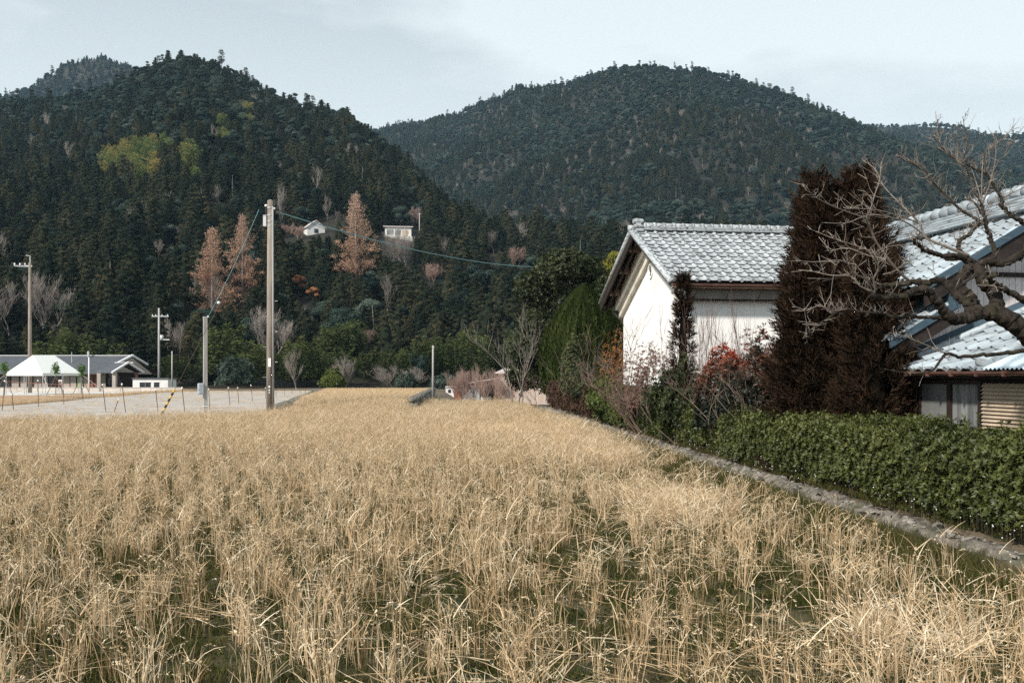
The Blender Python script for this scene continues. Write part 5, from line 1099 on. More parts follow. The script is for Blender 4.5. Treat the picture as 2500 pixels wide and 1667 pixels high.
m_olive = leaf_mat('olive bush leaves', [(.03, .045, .012), (.075, .10, .022), (.13, .16, .035), (.20, .22, .06)], rnd=.1, trans=.2, gloss=.03)
m_glossy = leaf_mat('glossy evergreen leaves', [(.010, .015, .008), (.027, .037, .016), (.058, .07, .026), (.13, .14, .065)], rnd=.1, trans=.15, gloss=.02, rough=.5)
m_brownleaf = leaf_mat('brown winter leaves', [(.035, .022, .016), (.075, .048, .034), (.13, .085, .055), (.18, .12, .07)], rnd=.1, trans=.15)
m_nandina = leaf_mat('nandina leaves', [(.022, .028, .020), (.05, .045, .032), (.14, .068, .045), (.26, .08, .04), (.48, .075, .035)], rnd=.05, trans=.25, gloss=.03)
m_orangeleaf = leaf_mat('orange twiggy leaves', [(.10, .05, .025), (.28, .13, .05), (.46, .22, .07)], rnd=.1, trans=.25)
m_pinkleaf = leaf_mat('dry pinkish leaves', [(.09, .05, .04), (.20, .125, .10), (.32, .22, .18)], rnd=.1, trans=.2)
m_cham = leaf_mat('cypress sprays', [(.010, .015, .006), (.025, .037, .012), (.050, .066, .020), (.092, .108, .034)], rnd=.1, trans=.12)
m_bronze = leaf_mat('bronzed cedar needles', [(.010, .008, .006), (.025, .017, .012), (.052, .032, .020), (.10, .057, .034)], rnd=.15, trans=.08)
m_yellowgreen = leaf_mat('yellow green leaves', [(.10, .10, .02), (.18, .18, .035), (.27, .24, .05)], rnd=.1, trans=.3)

make_hedge('shaggy olive green hedge continuing past the clipped one below the storehouse', 21.7, 31, 8500, m_olive, .66, .56, .55, 67, .062, .026, .36, 60, .5, 0)
make_hedge('dark brown leaved hedge at the far end of the retaining wall', 31.3, 45.5, 7500, m_brownleaf, .66, .60, .6, 68, .075, .03, .40, 30, .5, 0)
leafy_bush('green_bush', 1512, 30.3, 150, 915, 'rounded olive green bush standing above the shaggy hedge', m_olive, 3200, 6, .07, .03, 3, rag=.3)
leafy_bush('variegated_shrub', 1400, 38.5, 58, 832, 'slim pale leaved shrub in front of the dome shaped cypress', m_glossy, 1500, 6, .085, .035, 8, base=.72, rag=.5)
leafy_bush('orange_shrub', 1508, 30.5, 84, 858, 'small orange leaved twiggy shrub by the storehouse corner', m_orangeleaf, 800, 5, .07, .02, 9, base=.55, rag=.7, low=.12)
leafy_bush('dry_shrub', 1580, 24.4, 120, 872, 'dry pinkish brown leaved shrub in front of the white gable', m_pinkleaf, 1500, 5, .07, .024, 10, base=.45, rag=.7)
leafy_bush('dark_shrub', 1660, 20.6, 150, 900, 'dark leafy shrub under the bare twigs at the storehouse corner', m_glossy, 1500, 6, .08, .03, 11, rag=.6)
leafy_bush('dark_shrub', 1455, 35.0, 110, 880, 'dark evergreen shrub between the dome cypress and the orange shrub', m_glossy, 1500, 6, .08, .03, 12, rag=.5)
leafy_bush('nandina', 1780, 18.0, 140, 866, 'shrub with a flat flame red leafy top against the white wall', m_nandina, 2300, 6, .085, .026, 13, base=.10, tint_h=1.7, rag=.25)
leafy_bush('nandina', 1885, 17.2, 150, 845, 'rusty orange leaved shrub at the foot of the bronze conifer', m_nandina, 2200, 6, .085, .026, 14, base=.20, tint_h=.6, rag=.5)
leafy_bush('nandina', 1840, 18.6, 110, 862, 'dark low shrub flecked with red leaves below the flame topped one', m_nandina, 1500, 6, .08, .026, 15, base=.22, tint_h=.5, rag=.5)
for px, Y, wpx, top, lab, mm, sd in ((575, 117, 78, 880, 'round glossy evergreen bush at the far edge of the dry paddy', m_broad, 31), (812, 112, 48, 908, 'small rounded yellowish green bush at the far end of the terrace', m_olive, 32), (992, 110, 46, 918, 'low dark green bush beside the slim pale pole', m_broad, 33), (1090, 112, 70, 920, 'loose green bush beside the pink twigged shrubs', m_broad, 34)):
    leafy_bush('round_bush', px, Y, wpx, top, lab, mm, 1500, 5, .34, .17, sd, base=.55, rag=.4, stems=False)

# dome-shaped cypress
r = np.random.default_rng(71); Y = 46.5; b = garden(1426, Y); H = zpx(702, Y)-b[2]; R = 109/F*Y; n = 24000
t = r.uniform(.02, 1, n); az = r.uniform(0, 2*PI, n); rad = R*np.where(t < .38, .90+.10*np.sin(t/.38*PI/2), np.clip(1-((t-.38)/.62)**1.6, 0, 1)**.9)
fl_ = vnoise(az*R*3.2, t*2.4+az, .36, 5); rad = rad*(.93+.10*fl_)*(1+.015*r.normal(size=n))
P = np.stack([rad*np.cos(az), rad*np.sin(az), .5+t*(H-.5)*1.0], 1); outw = np.stack([np.cos(az), np.sin(az), .25+0*az], 1)
D = unit(np.stack([np.cos(az)*.35, np.sin(az)*.35, 1.1+0*az], 1)+rand_dirs(n, r)*.32); v, f = leaves(P, D, (.105*R)*r.uniform(.6, 1.3, n), .036*R, r, side=unit(outw+rand_dirs(n, r)*.5))
T = np.clip(.22+.55*fl_+.3*(r.uniform(0, 1, n)-.5), 0, 1); prof = [(R*.80, .5), (R*.86, H*.22), (R*.86, H*.4), (R*.62, H*.65), (R*.3, H*.85), (.02, H*.95)]; vc, fc = core_mesh(prof, 14, r, .06)
V, Fc, T = merge([(v, f, T), (vc, fc, .1)]); cy_ = empty('dome_cypress', b, 0, 'dense dome shaped green cypress pointed at the top beside the storehouse', 'shrub')
tag(link('foliage', np_mesh('cypress_foliage', V, Fc, m_cham, T), cy_), kind='stuff'); link('trunk', trunk_mesh(1.0, .08, 3), cy_)

# bronze-brown cedars with fibrous foliage
def strand_conifer(name, px, Y, wpx, top, label, seed, ntuft=900, shape=.5, low=.02, ln=.24, full=1.0):
    r = np.random.default_rng(seed); b = garden(px, Y); H = zpx(top, Y)-b[2]; R = wpx/F*Y/2
    t = r.uniform(0, 1, ntuft)**.9; az = r.uniform(0, 2*PI, ntuft); rad = R*np.clip(1-t, 0.03, 1)**shape*(.5+.5*r.uniform(0, 1, ntuft)**.5)*(.62+.7*vnoise(az*1.5+9, t*H*1.6, .8, seed))
    C = np.stack([rad*np.cos(az), rad*np.sin(az), H*(low+(1-low)*t)-.1*rad], 1); outw = np.stack([np.cos(az), np.sin(az), .45+.5*t], 1)
    ax_ = unit(outw*np.array([1, 1, .6])+np.array([0, 0, .55])+rand_dirs(ntuft, r)*.5); pl = ln*(.6+.8*r.uniform(0, 1, ntuft))      # each tuft a small plume
    k = 20; idx = np.repeat(np.arange(ntuft), k); m = ntuft*k; q_ = r.uniform(0, 1, m); rd = rand_dirs(m, r)
    P = C[idx]+ax_[idx]*(pl[idx]*q_)[:, None]+rd*.012; D0 = unit(ax_[idx]*(.7+.5*q_)[:, None]+rd*.75); D1 = unit(D0+ax_[idx]*.6)
    v, f = ribbons(P, D0, D1, .12*(1.15-.5*q_)*r.uniform(.6, 1.2, m), .015, 2, r); T = np.repeat(np.clip(.30+r.uniform(-.22, .22, ntuft)[idx]+r.uniform(-.15, .15, m)+.22*q_, 0, 1), 2)
    prof = [(R*.42*(1-q)**shape+.02, H*(low+(1-low)*q*.92)) for q in np.linspace(0, .96, 9)]; vc, fc = core_mesh(prof, 9, r, .15)
    V, Fc, T = merge([(v, f, T), (vc, fc, .05)]); o = empty(name, b, 0, label, 'tree')
    tag(link('foliage', np_mesh(name+'_foliage', V, Fc, m_bronze, T), o), kind='stuff'); link('trunk', trunk_mesh(H*.9, .07, seed), o); return o
strand_conifer('bronze_conifer', 1988, 15.7, 170, 442, 'tall bronze brown conifer spire before the storehouse roof', 81, 1200, .6)
strand_conifer('bronze_conifer', 2098, 15.5, 175, 432, 'tall bronze brown conifer spire behind the persimmon twigs', 82, 1200, .6)
strand_conifer('bronze_conifer', 2050, 15.1, 320, 462, 'broad dark brown conifer filling the space between the two spires', 87, 2600, .30)
strand_conifer('bronze_conifer', 2145, 14.7, 200, 610, 'shorter dark brown conifer next to the house corner', 83, 1300, .45)
strand_conifer('bronze_conifer', 1988, 15.0, 220, 640, 'broad lower bronze conifer by the rusty shrub', 84, 1300, .4)
strand_conifer('bronze_conifer', 2110, 14.6, 250, 790, 'low brown conifer mass right behind the hedge', 85, 1000, .35)
strand_conifer('bronze_conifer', 2128, 13.3, 165, 640, 'dark brown conifer rising straight behind the hedge near the house', 89, 900, .38)
strand_conifer('bronze_conifer', 2150, 13.75, 110, 800, 'small dark brown conifer against the house wall', 88, 500, .35)
strand_conifer('small_conifer', 1668, 21.3, 62, 678, 'slim brown spiky conifer in front of the storehouse corner', 86, 420, .6, ln=.17)

# broadleaf evergreen behind the cypress
Y = 53.0; b = garden(1375, Y); r = np.random.default_rng(91); ev = empty('garden_evergreen', b, 0, 'dark glossy broadleaved evergreen tree behind the dome cypress', 'tree'); parts = []; sg = []
rr = random.Random(9)
lob = [(1300, 690, 48), (1345, 650, 48), (1395, 632, 42), (1440, 650, 42), (1310, 770, 55), (1290, 840, 45), (1370, 720, 60), (1440, 730, 55), (1335, 850, 50), (1275, 900, 40), (1465, 690, 38), (1410, 790, 60), (1330, 900, 45), (1362, 620, 28)]
for lx, ly, lr in lob:
    dy = rr.uniform(-.7, .7); c = np.array(at(lx, ly+16, Y+dy))-b; q = lr/F*Y; m = 560; d = rand_dirs(m, r); P = c+d*(q*r.uniform(.45, 1.08, m)**.7)[:, None]*np.array([1, 1, .9]); Nn = unit(d+rand_dirs(m, r)*.7+np.array([0, 0, .3]))
    v, f, idx = rosettes(P, Nn, 5, .18, .08, r=r); parts.append((v, f, np.clip(.42+rr.uniform(-.1, .1)+r.uniform(-.2, .2, m)[idx]+r.uniform(-.12, .12, len(f))+.12*d[:, 2][idx], 0, 1)))
    p0 = np.array([0, 0, .8]); sg.append((*p0, .05, *(p0+(c-p0)*.5), .035)); sg.append((*(p0+(c-p0)*.5), .035, *c, .015))
V, Fc, T = merge(parts); tag(link('crown', np_mesh('evergreen_crown', V, Fc, m_glossy, T), ev), kind='stuff')
v, f = tube_np(sg, 5); tag(link('limbs', np_mesh('limbs', v, f, m_bark), ev), kind='stuff'); link('trunk', MB().tube([(0, 0, -.2), (.03, 0, .5), (0, 0, 1.1)], [.13, .11, .08], 8).mesh('trunk', m_bark, True), ev)
Y = 53.5; b = garden(1490, Y); yt = empty('yellow_green_tree', b, 0, 'slender tree with drooping yellow green leaves by the storehouse eave', 'tree'); parts = []
for lx, ly, lr in ((1500, 632, 16), (1476, 655, 16), (1502, 662, 18), (1480, 690, 18), (1498, 700, 20), (1470, 720, 16)):
    c = np.array(at(lx, ly, Y))-b; q = lr/F*Y; m = 230; d = rand_dirs(m, r); P = c+d*q*np.array([1, 1, 1.3]); v, f = leaves(P, unit(np.array([0, 0, -1.])+d*.5+rand_dirs(m, r)*.3), .28*r.uniform(.6, 1.2, m), .08, r); parts.append((v, f, np.clip(.5+.4*(r.uniform(0, 1, m)-.5)+.2*d[:, 2], 0, 1)))
V, Fc, T = merge(parts); tag(link('crown', np_mesh('yellow_crown', V, Fc, m_yellowgreen, T), yt), kind='stuff'); link('trunk', trunk_mesh(4.2, .07, 8), yt)

# bare twiggy shrubs before the white walls
m_redtwig = leaf_mat('reddish twigs', [(.07, .045, .038), (.155, .10, .082), (.25, .175, .15)], rnd=.25, trans=0)
def twig_shrub(px, Y, top, seed, label, stems=5, spread=.4, up=.35, depth=4, kids=(2, 4), wide=1.0, mat_=None, l0=.3, name='twig_shrub', rad=.035):
    b = garden(px, Y); H = zpx(top, Y)-b[2]; tr, br_ = bare_tree_meshes(seed, H, stems, depth, spread, up, rad, kids, mat_ or m_redtwig, mat_ or m_redtwig, .0045, .72, l0)
    t = empty(name, b, 0, label, 'shrub'); t.scale = (wide, wide, 1); tag(link('stems', tr, t), kind='stuff'); tag(link('branches', br_, t), kind='stuff'); return t
twig_shrub(1575, 24.6, 755, 101, 'arching bare twig shrub in front of the white gable wall', 5, .5, .2, 4, (2, 3), 1.0)
twig_shrub(1650, 21.2, 800, 102, 'dense tangled bare shrub round the slim brown conifer', 6, .55, .15, 4, (2, 4), 1.0)
twig_shrub(1745, 20.4, 705, 103, 'tall upright bare shoots against the white front wall', 8, .28, .6, 3, (2, 4), .62)
twig_shrub(1845, 19.8, 700, 104, 'tall thin bare shoots rising behind the flame topped shrub', 8, .26, .6, 3, (2, 4), .58)
twig_shrub(1262, 52, 735, 107, 'pale bare garden tree behind the glossy evergreen', 3, .5, .3, 4, (2, 4), .9, m_twig, rad=.09)
twig_shrub(1330, 44, 905, 108, 'dark bare branches hanging over the field corner', 4, .6, .1, 4, (2, 3), 1.0)

# ------------------------------------------------------------------ gnarled persimmon at the edge of the frame
YT = 9.4
def tr_pts(pts, y0_, y1_): 
    m = len(pts); return [at(p[0], p[1], y0_+(y1_-y0_)*i/(m-1)) for i, p in enumerate(pts)]
def c4(L_): return [(1800+x/2.613, 280+y/2.613) for x, y in L_]
def c6(L_): return [(2050+x/4.9, 280+y/4.9) for x, y in L_]
def c8(L_): return [(2200+x/2.987, 560+y/2.987) for x, y in L_]
LIMBS = [   # points, depths, start and end thickness (photo px)
 ([(2680, 1150), (2650, 1010), (2590, 905), (2530, 842), (2490, 802), (2450, 772), (2407, 761)], 9.6, 9.4, 66, 40),
 ([(2407, 761)]+c8([(510, 640), (440, 650), (380, 655), (310, 590), (250, 510), (190, 440), (120, 440), (60, 470), (0, 490)])+[(2151, 727), (2131, 721)], 9.4, 8.9, 34, 13),
 (c8([(510, 620), (480, 540), (430, 500), (350, 420), (290, 375)])+[(2251, 689), (2218, 690), (2170, 698), (2145, 700)], 9.35, 9.9, 26, 12),
 (c8([(560, 600), (540, 560), (500, 490), (430, 420), (440, 350), (490, 290), (510, 250)]), 9.4, 9.7, 32, 20),
 (c8([(640, 610), (690, 560), (680, 480), (610, 390), (560, 300), (510, 250)]), 9.4, 9.7, 38, 24),
 (c8([(510, 250), (430, 200), (290, 185), (200, 160), (130, 115), (95, 90), (110, 60), (150, 80)]), 9.7, 9.2, 17, 6),
 (c8([(500, 240), (450, 210), (330, 215)]), 9.7, 10.0, 18, 14),
 (c8([(500, 250), (440, 180), (420, 130)])+c6([(1440, 1500), (1560, 1430), (1640, 1330), (1685, 1290), (1600, 1230), (1440, 1130), (1300, 1000), (1150, 840), (1020, 690), (900, 600), (790, 540), (710, 500)]), 9.7, 10.4, 13, 4),
 (c8([(560, 260), (610, 240), (665, 235)]), 9.7, 9.8, 24, 20),
 (c8([(665, 235), (680, 190)])+c6([(1820, 1500), (1770, 1380), (1740, 1250), (1700, 1080)]), 9.8, 9.9, 14, 9),
 (c6([(1700, 1080), (1640, 960), (1560, 760), (1520, 650), (1480, 560), (1400, 340), (1365, 230)]), 9.9, 9.5, 6, 2.2),
 (c6([(1700, 1080), (1700, 800), (1715, 500)]), 9.9, 10.2, 5, 2),
 (c6([(1700, 1080), (1660, 900), (1590, 680)]), 9.9, 10.4, 5, 2),
 (c6([(1700, 1080), (1780, 880), (1850, 620), (1870, 400), (1840, 240)]), 9.9, 9.7, 7, 2.5),
 (c6([(1860, 600), (1940, 520), (2010, 420), (2045, 340)]), 9.7, 9.4, 4, 2),
 (c6([(1690, 1180), (1660, 1120), (1600, 1040), (1500, 1000)]), 9.8, 9.5, 7, 4),
 (c8([(665, 240), (750, 245), (850, 200), (900, 150), (980, 60)]), 9.8, 9.7, 24, 16),
 ([(2560, 590), (2520, 565)]+c6([(2200, 1300), (2100, 1240), (2000, 1150), (1930, 1080), (1945, 1020), (1880, 900), (1800, 780), (1750, 710), (1640, 660), (1500, 590), (1400, 540), (1300, 480), (1230, 390), (1195, 250), (1170, 60)]), 9.9, 10.3, 14, 2.2),
 (c6([(1740, 700), (1740, 560), (1730, 470), (1780, 420), (1870, 350), (1980, 260), (2065, 160)]), 10.1, 9.8, 5, 2),
 (c6([(1500, 590), (1490, 480), (1530, 370), (1500, 220), (1480, 60)]), 10.2, 9.9, 5, 2),
 (c6([(1310, 480), (1230, 400), (1150, 310), (1105, 250)]), 10.3, 10.1, 4, 2),
 (c6([(1945, 1000), (2000, 970), (2200, 870), (2330, 800)]), 9.9, 9.5, 4, 2.5),
 ([(2640, 830), (2560, 770)]+c8([(896, 520), (760, 440), (670, 390), (640, 350), (690, 330)]), 9.6, 9.2, 22, 9),
 ([(2325, 782)]+c4([(1250, 1290), (1100, 1290), (1000, 1290), (900, 1265), (800, 1260), (700, 1240), (660, 1245), (560, 1310), (480, 1360), (420, 1430)]), 9.3, 8.6, 12, 2.5),
 (c4([(700, 1240), (600, 1250), (520, 1220), (440, 1250), (370, 1225)]), 8.7, 8.4, 5, 2),
 ([(2131, 721)]+c4([(880, 1120), (870, 1050), (900, 985), (880, 930), (860, 880), (740, 830), (640, 800), (500, 745)]), 8.9, 8.5, 9, 2.2),
 ([(2131, 721)]+c4([(830, 1060), (740, 1010), (690, 940), (600, 930), (500, 940), (410, 935)]), 8.9, 8.4, 8, 2.2),
 (c4([(860, 1130), (780, 1090), (720, 1030), (600, 1025), (480, 1000), (390, 990)]), 8.9, 9.3, 6, 2),
 (c4([(930, 1020), (1000, 1000), (1060, 955), (1100, 945)]), 8.8, 8.5, 6, 3),
 (c4([(1090, 1055), (1020, 990), (940, 890), (880, 800), (850, 730), (830, 690), (820, 660)]), 9.9, 9.6, 10, 6),
 (c4([(820, 660), (700, 620), (600, 580), (520, 540), (480, 515), (440, 455)]), 9.6, 9.2, 5, 2),
 (c4([(820, 660), (850, 600), (880, 500), (905, 430), (920, 300)]), 9.6, 9.9, 5, 2),
 (c4([(1480, 900), (1300, 830), (1200, 780), (1160, 690), (1080, 610), (1000, 530), (930, 450), (880, 350), (800, 290)]), 9.7, 10.2, 10, 2.2),
 (c4([(1160, 690), (1040, 650), (900, 610), (780, 600), (700, 600)]), 9.9, 9.5, 5, 2),
 (c4([(1180, 760), (1100, 700), (1000, 660), (840, 640), (700, 690), (560, 690)]), 9.9, 9.3, 5, 2),
 (c4([(870, 950), (940, 920), (840, 900), (700, 850), (600, 860), (520, 780)]), 8.8, 9.1, 5, 2),
 ([(2600, 862), (2540, 856), (2500, 857), (2420, 864), (2347, 870), (2313, 863), (2297, 878), (2278, 903), (2250, 911), (2221, 911), (2160, 901)], 9.0, 8.3, 15, 2.2),
 ([(2313, 863), (2297, 857), (2251, 838), (2210, 822), (2180, 815)], 8.6, 8.4, 5, 2),
 (c4([(1600, 960), (1620, 1060), (1560, 1090), (1640, 1090), (1660, 1130)]), 9.6, 9.1, 4, 2),
]
m_darkbark = mat('dark mossy bark', (.012, .0095, .0075), (.045, .035, .026), scale=14, detail=9, rough=.95, bump=1.0, bscale=30, dirt=((.05, .046, .02), 5, .56, .74))
m_twigpale = leaf_mat('pale persimmon twigs', [(.085, .070, .060), (.19, .16, .135), (.33, .29, .25)], rnd=0, trans=0)
per = empty('persimmon_tree', (at(2680, 1150, 9.6).x, 9.6, ground_at(at(2680, 1150, 9.6).x, 9.6)), 0, 'gnarled leafless persimmon tree with dark mossy limbs reaching over the hedge', 'tree'); o0 = Vector(per.location)
rt_ = random.Random(77); twig = []
def spline(P, k):
    out_ = []; m = len(P)
    for i in range(m-1):
        a, b, c, d = P[max(i-1, 0)], P[i], P[i+1], P[min(i+2, m-1)]
        for j in range(k):
            t = j/k; out_.append(.5*((2*b)+(c-a)*t+(2*a-5*b+4*c-d)*t*t+(3*b-a-3*c+d)*t**3))
    return out_+[P[-1]]
for pts, ya, yb, w0, w1 in LIMBS:
    P = spline(tr_pts(pts, ya, yb), 8 if w0 > 11 else 5); m = len(P); rad = []
    for i in range(m):
        t = i/(m-1); wpx = (w0+(w1-w0)*t**.8)*(.74 if w0 < 12 else .92); rad.append(max(.0030, wpx/2/F*P[i].y)*(1+.10*(float(vnoise(i*.31+w0, w1, 1.0, 3))-.5)*2+rt_.uniform(-.04, .04)))
        if wpx > 8: P[i] = P[i]+Vector((rt_.gauss(0, .006), rt_.gauss(0, .01), rt_.gauss(0, .006)))
    if pts[0][0] > 2670: P = [Vector((o0.x+.03, 9.6, o0.z-.2))]+P; rad = [.17]+rad
    thin = w0 < 11
    b_ = MB().tube([p-o0 for p in P], rad, 12 if w0 > 20 else (8 if w0 > 6 else 6))
    if thin:
        me_ = b_.mesh('branch', m_twigpale, True); a_ = me_.attributes.new('tint', 'FLOAT', 'FACE'); tv = np.clip(np.linspace(.25, .75, len(me_.polygons)), 0, 1); a_.data.foreach_set('value', tv.astype(np.float32)); link('branch', me_, per)
    else:
        ctr = [p-o0 for p in P]; sd_ = 12 if w0 > 20 else 8                             # knobbly bark: push each ring corner in or out
        for q in range(len(ctr)*sd_):
            c_ = ctr[q//sd_]; vv = Vector(b_.v[q]); b_.v[q] = tuple(c_+(vv-c_)*(1+rt_.gauss(0, .07)+.22*max(0, float(vnoise((q//sd_)*.45, (q % sd_)*.6+w0, 1, 9))-.62)/.38))
        link('limb', b_.mesh('limb', m_darkbark, True), per)
    # side twigs: short upright spurs and a few longer whips
    for i in range(2, m):
        wpx = w0+(w1-w0)*(i/(m-1))**.8
        if wpx < 12 and pts[0][0] < 2600 or (wpx < 26 and rt_.random() < .15):
            for q in range(rt_.choice((0, 1, 1, 2))):
                d = (P[i]-P[i-1]).normalized(); sd = Vector((rt_.gauss(0, 1), rt_.gauss(0, 1), rt_.gauss(.55, .6))).normalized(); dd = (d*.6+sd).normalized(); ln = rt_.uniform(.05, .22)*(1.0 if wpx > 3 else .7)*(1.9 if rt_.random() < .12 else 1)
                a0 = P[i]; rr0 = .0030
                nseg = 3
                for k in range(nseg):
                    b1 = a0+dd*ln/nseg; twig.append((*(a0-o0), rr0*(1-.25*k), *(b1-o0), rr0*(1-.25*(k+1)))); 
                    if k < 2 and rt_.random() < .5:
                        e2 = (dd+Vector((rt_.gauss(0, .7), rt_.gauss(0, .7), rt_.gauss(.2, .6)))).normalized(); twig.append((*(b1-o0), .003, *(b1+e2*ln*.35-o0), .002))
                    dd = (dd+Vector((rt_.gauss(0, .18), rt_.gauss(0, .18), rt_.gauss(.06, .18)))).normalized(); a0 = b1
v, f = tube_np(twig, 4); tag(link('twigs', np_mesh('twigs', v, f, m_twigpale, np.repeat(np.random.default_rng(5).uniform(.3, 1, len(twig)), 4)), per), kind='stuff')
# ------------------------------------------------------------------ the straw field
m_straw = leaf_mat('dry straw', [(.25, .155, .08), (.50, .358, .205), (.69, .53, .34), (.88, .775, .59)], rnd=.35, trans=.2)
m_weed = leaf_mat('green undergrowth', [(.024, .026, .010), (.042, .054, .015), (.075, .092, .024), (.15, .115, .05)], rnd=.4, trans=.25)
r7 = np.random.default_rng(77)
def straw_clump(seed, n_stem=26, n_leaf=30, H=.46, flat=0.0, heads=4, spread=.035):
    r = np.random.default_rng(seed); parts = []
    b = np.concatenate([r.normal(0, spread, (n_stem, 2)), np.zeros((n_stem, 1))], 1)
    tilt = r.normal(0, .075+.9*flat, (n_stem, 2)); d0 = unit(np.concatenate([tilt+b[:, :2]*1.3, np.ones((n_stem, 1))*(1-.75*flat)], 1)); h = H*r.uniform(.45, 1.1, n_stem)
    d1 = unit(d0+np.concatenate([r.normal(0, .16+.5*flat, (n_stem, 2)), -.6*flat*np.ones((n_stem, 1))], 1))
    v, f = ribbons(b, d0, d1, h, .0058*r.uniform(.7, 1.2, n_stem), 3, r); parts.append((v, f, np.repeat(np.clip(.42+.3*flat+r.uniform(-.25, .25, n_stem), 0, 1), 3)))
    i = r.integers(0, n_stem, n_leaf); t = r.uniform(.25, .98, n_leaf)[:, None]; p = b[i]+unit(d0[i]*(1-t*.5)+d1[i]*t*.5)*h[i][:, None]*t
    az = r.uniform(0, 2*PI, n_leaf); o = np.stack([np.cos(az), np.sin(az), 0*az], 1)
    l0 = unit(d0[i]*r.uniform(.5, 1.3, (n_leaf, 1))+o*r.uniform(.2, 1.0, (n_leaf, 1))); l1 = unit(l0+o*r.uniform(0, .7, (n_leaf, 1))+np.array([0, 0, -1.])*r.uniform(-.2, .9, (n_leaf, 1))*(r.uniform(0, 1, (n_leaf, 1)) < .6))
    v, f = ribbons(p, l0, l1, r.uniform(.06, .20, n_leaf)*(1+.9*(r.uniform(0, 1, n_leaf) < .12)), .0058*r.uniform(.5, 1.3, n_leaf), 4, r); parts.append((v, f, np.repeat(np.clip(.58+.25*flat+r.uniform(-.3, .35, n_leaf), 0, 1), 4)))
    for k in range(heads):                              # drooping seed heads
        j = r.integers(0, n_stem); p0 = b[j]+unit(d0[j]*.5+d1[j]*.5)*h[j]; a = r.uniform(0, 6.28); m = 14; tt = np.linspace(0, 1, m)[:, None]; o = np.array([math.cos(a), math.sin(a), 0])
        P = p0+o*tt*.11+np.array([0, 0, 1.])*(tt*.05-tt**2*.09); v, f = leaves(P, unit(o+rand_dirs(m, r)*.7+np.array([0, 0, -.3])), .018, .007, r); parts.append((v, f, np.clip(.6+r.uniform(-.2, .3, m), 0, 1)))
    V, Fc, T = merge(parts); return np_mesh('straw_clump', V, Fc, m_straw, T)
def litter(seed, n=40):
    r = np.random.default_rng(seed); P = np.concatenate([r.normal(0, .16, (n, 2)), r.uniform(.01, .09, (n, 1))], 1); d = np.concatenate([r.normal(size=(n, 2)), r.normal(0, .15, (n, 1))], 1)
    v, f = ribbons(P, d, unit(d)+rand_dirs(n, r)*.4, r.uniform(.1, .35, n), .005*r.uniform(.6, 1.2, n), 3, r); return np_mesh('litter', v, f, m_straw, np.repeat(np.clip(.55+r.uniform(-.35, .35, n), 0, 1), 3))
def weed(seed, n=46, h=.09, w_=.004):
    r = np.random.default_rng(seed); P = np.concatenate([r.normal(0, .07, (n, 2)), np.zeros((n, 1))], 1); d = np.concatenate([r.normal(0, .5, (n, 2)), np.ones((n, 1))], 1)
    v, f = ribbons(P, d, unit(d)+np.concatenate([r.normal(0, .5, (n, 2)), -.3*np.ones((n, 1))], 1), h*r.uniform(.5, 1.3, n), w_, 2, r); return np_mesh('weed', v, f, m_weed, np.repeat(r.uniform(0, 1, n), 2))
def herb(seed, n=26):
    r = np.random.default_rng(seed); P = np.concatenate([r.normal(0, .05, (n, 2)), r.uniform(0, .04, (n, 1))], 1); d = np.concatenate([r.normal(0, 1, (n, 2)), .5*np.ones((n, 1))], 1); v, f = leaves(P, d, .035*r.uniform(.6, 1.3, n), .018, r); return np_mesh('herb', v, f, m_weed, r.uniform(.1, 1, n))
PR = [straw_clump(200+i, 9+2*i, 9+2*i, .34+.035*(i % 4), spread=.022+.004*i) for i in range(8)]+[straw_clump(220+i, 34, 40, .48, .75, 3, .06) for i in range(3)]+[litter(230+i) for i in range(3)]+[weed(240), weed(241, 60, .13), weed(242, 50, .06), herb(243), herb(244)]
PC = proto_collection('field_plant', PR)               # 0-7 upright, 8-10 flattened, 11-13 litter, 14-18 weeds
def inside(x, y, poly):
    c = np.zeros(len(x), bool); j = len(poly)-1
    for i in range(len(poly)):
        xi, yi = poly[i]; xj, yj = poly[j]; k = ((yi > y) != (yj > y)) & (x < (xj-xi)*(y-yi)/(yj-yi+1e-12)+xi); c ^= k; j = i
    return c
P, R_, S_, I_ = [], [], [], []
def put(x, y, idx, sc_, tilt=.06):
    n = len(x); P.append(np.stack([x, y, ground_z(x, y)-.01], 1)); R_.append(np.stack([r7.normal(0, tilt, n), r7.normal(0, tilt, n), r7.uniform(0, 6.28, n)], 1)); s = sc_*r7.uniform(.78, 1.18, n); S_.append(np.stack([s, s, s*r7.uniform(.85, 1.12, n)], 1)); I_.append(idx)
# transplanted rows run beside the retaining wall
dv = Vector((-.34, 1, 0)).normalized(); dx = Vector((dv.y, -dv.x, 0)); a, b_ = np.meshgrid(np.arange(-44, 30, .31), np.arange(-12, 66, .22)); a = a.ravel()+r7.normal(0, .055, a.size); b_ = b_.ravel()+r7.normal(0, .07, b_.size)
x = 4.63+dx.x*a+dv.x*b_; y = 2+dx.y*a+dv.y*b_; px = CX+F*x/np.maximum(y, .1)
k = inside(x, y, FIELD) & (y > 3.0) & (px > -900) & (px < 3300) & (x < kerb_x(y)-.12); x, y, px = x[k], y[k], px[k]
bare_ = vnoise(x, y, 1.5, 51)*.4+vnoise(x, y, .55, 52)*.6; edge = kerb_x(y)-x
dens = np.clip(1-.72*np.clip((bare_-.40)*3.0, 0, 1)*np.clip((x+9)/9, .35, 1)*np.clip((30-y)/17, .05, 1), 0, 1)*np.clip((edge-.12)/1.1+.5*(bare_-.5), .03, 1)*np.where((x > .2) & (y < 15), .85, 1)
k = r7.uniform(size=len(x)) < dens; x, y, px = x[k], y[k], px[k]; n = len(x); edge_ = kerb_x(y)-x
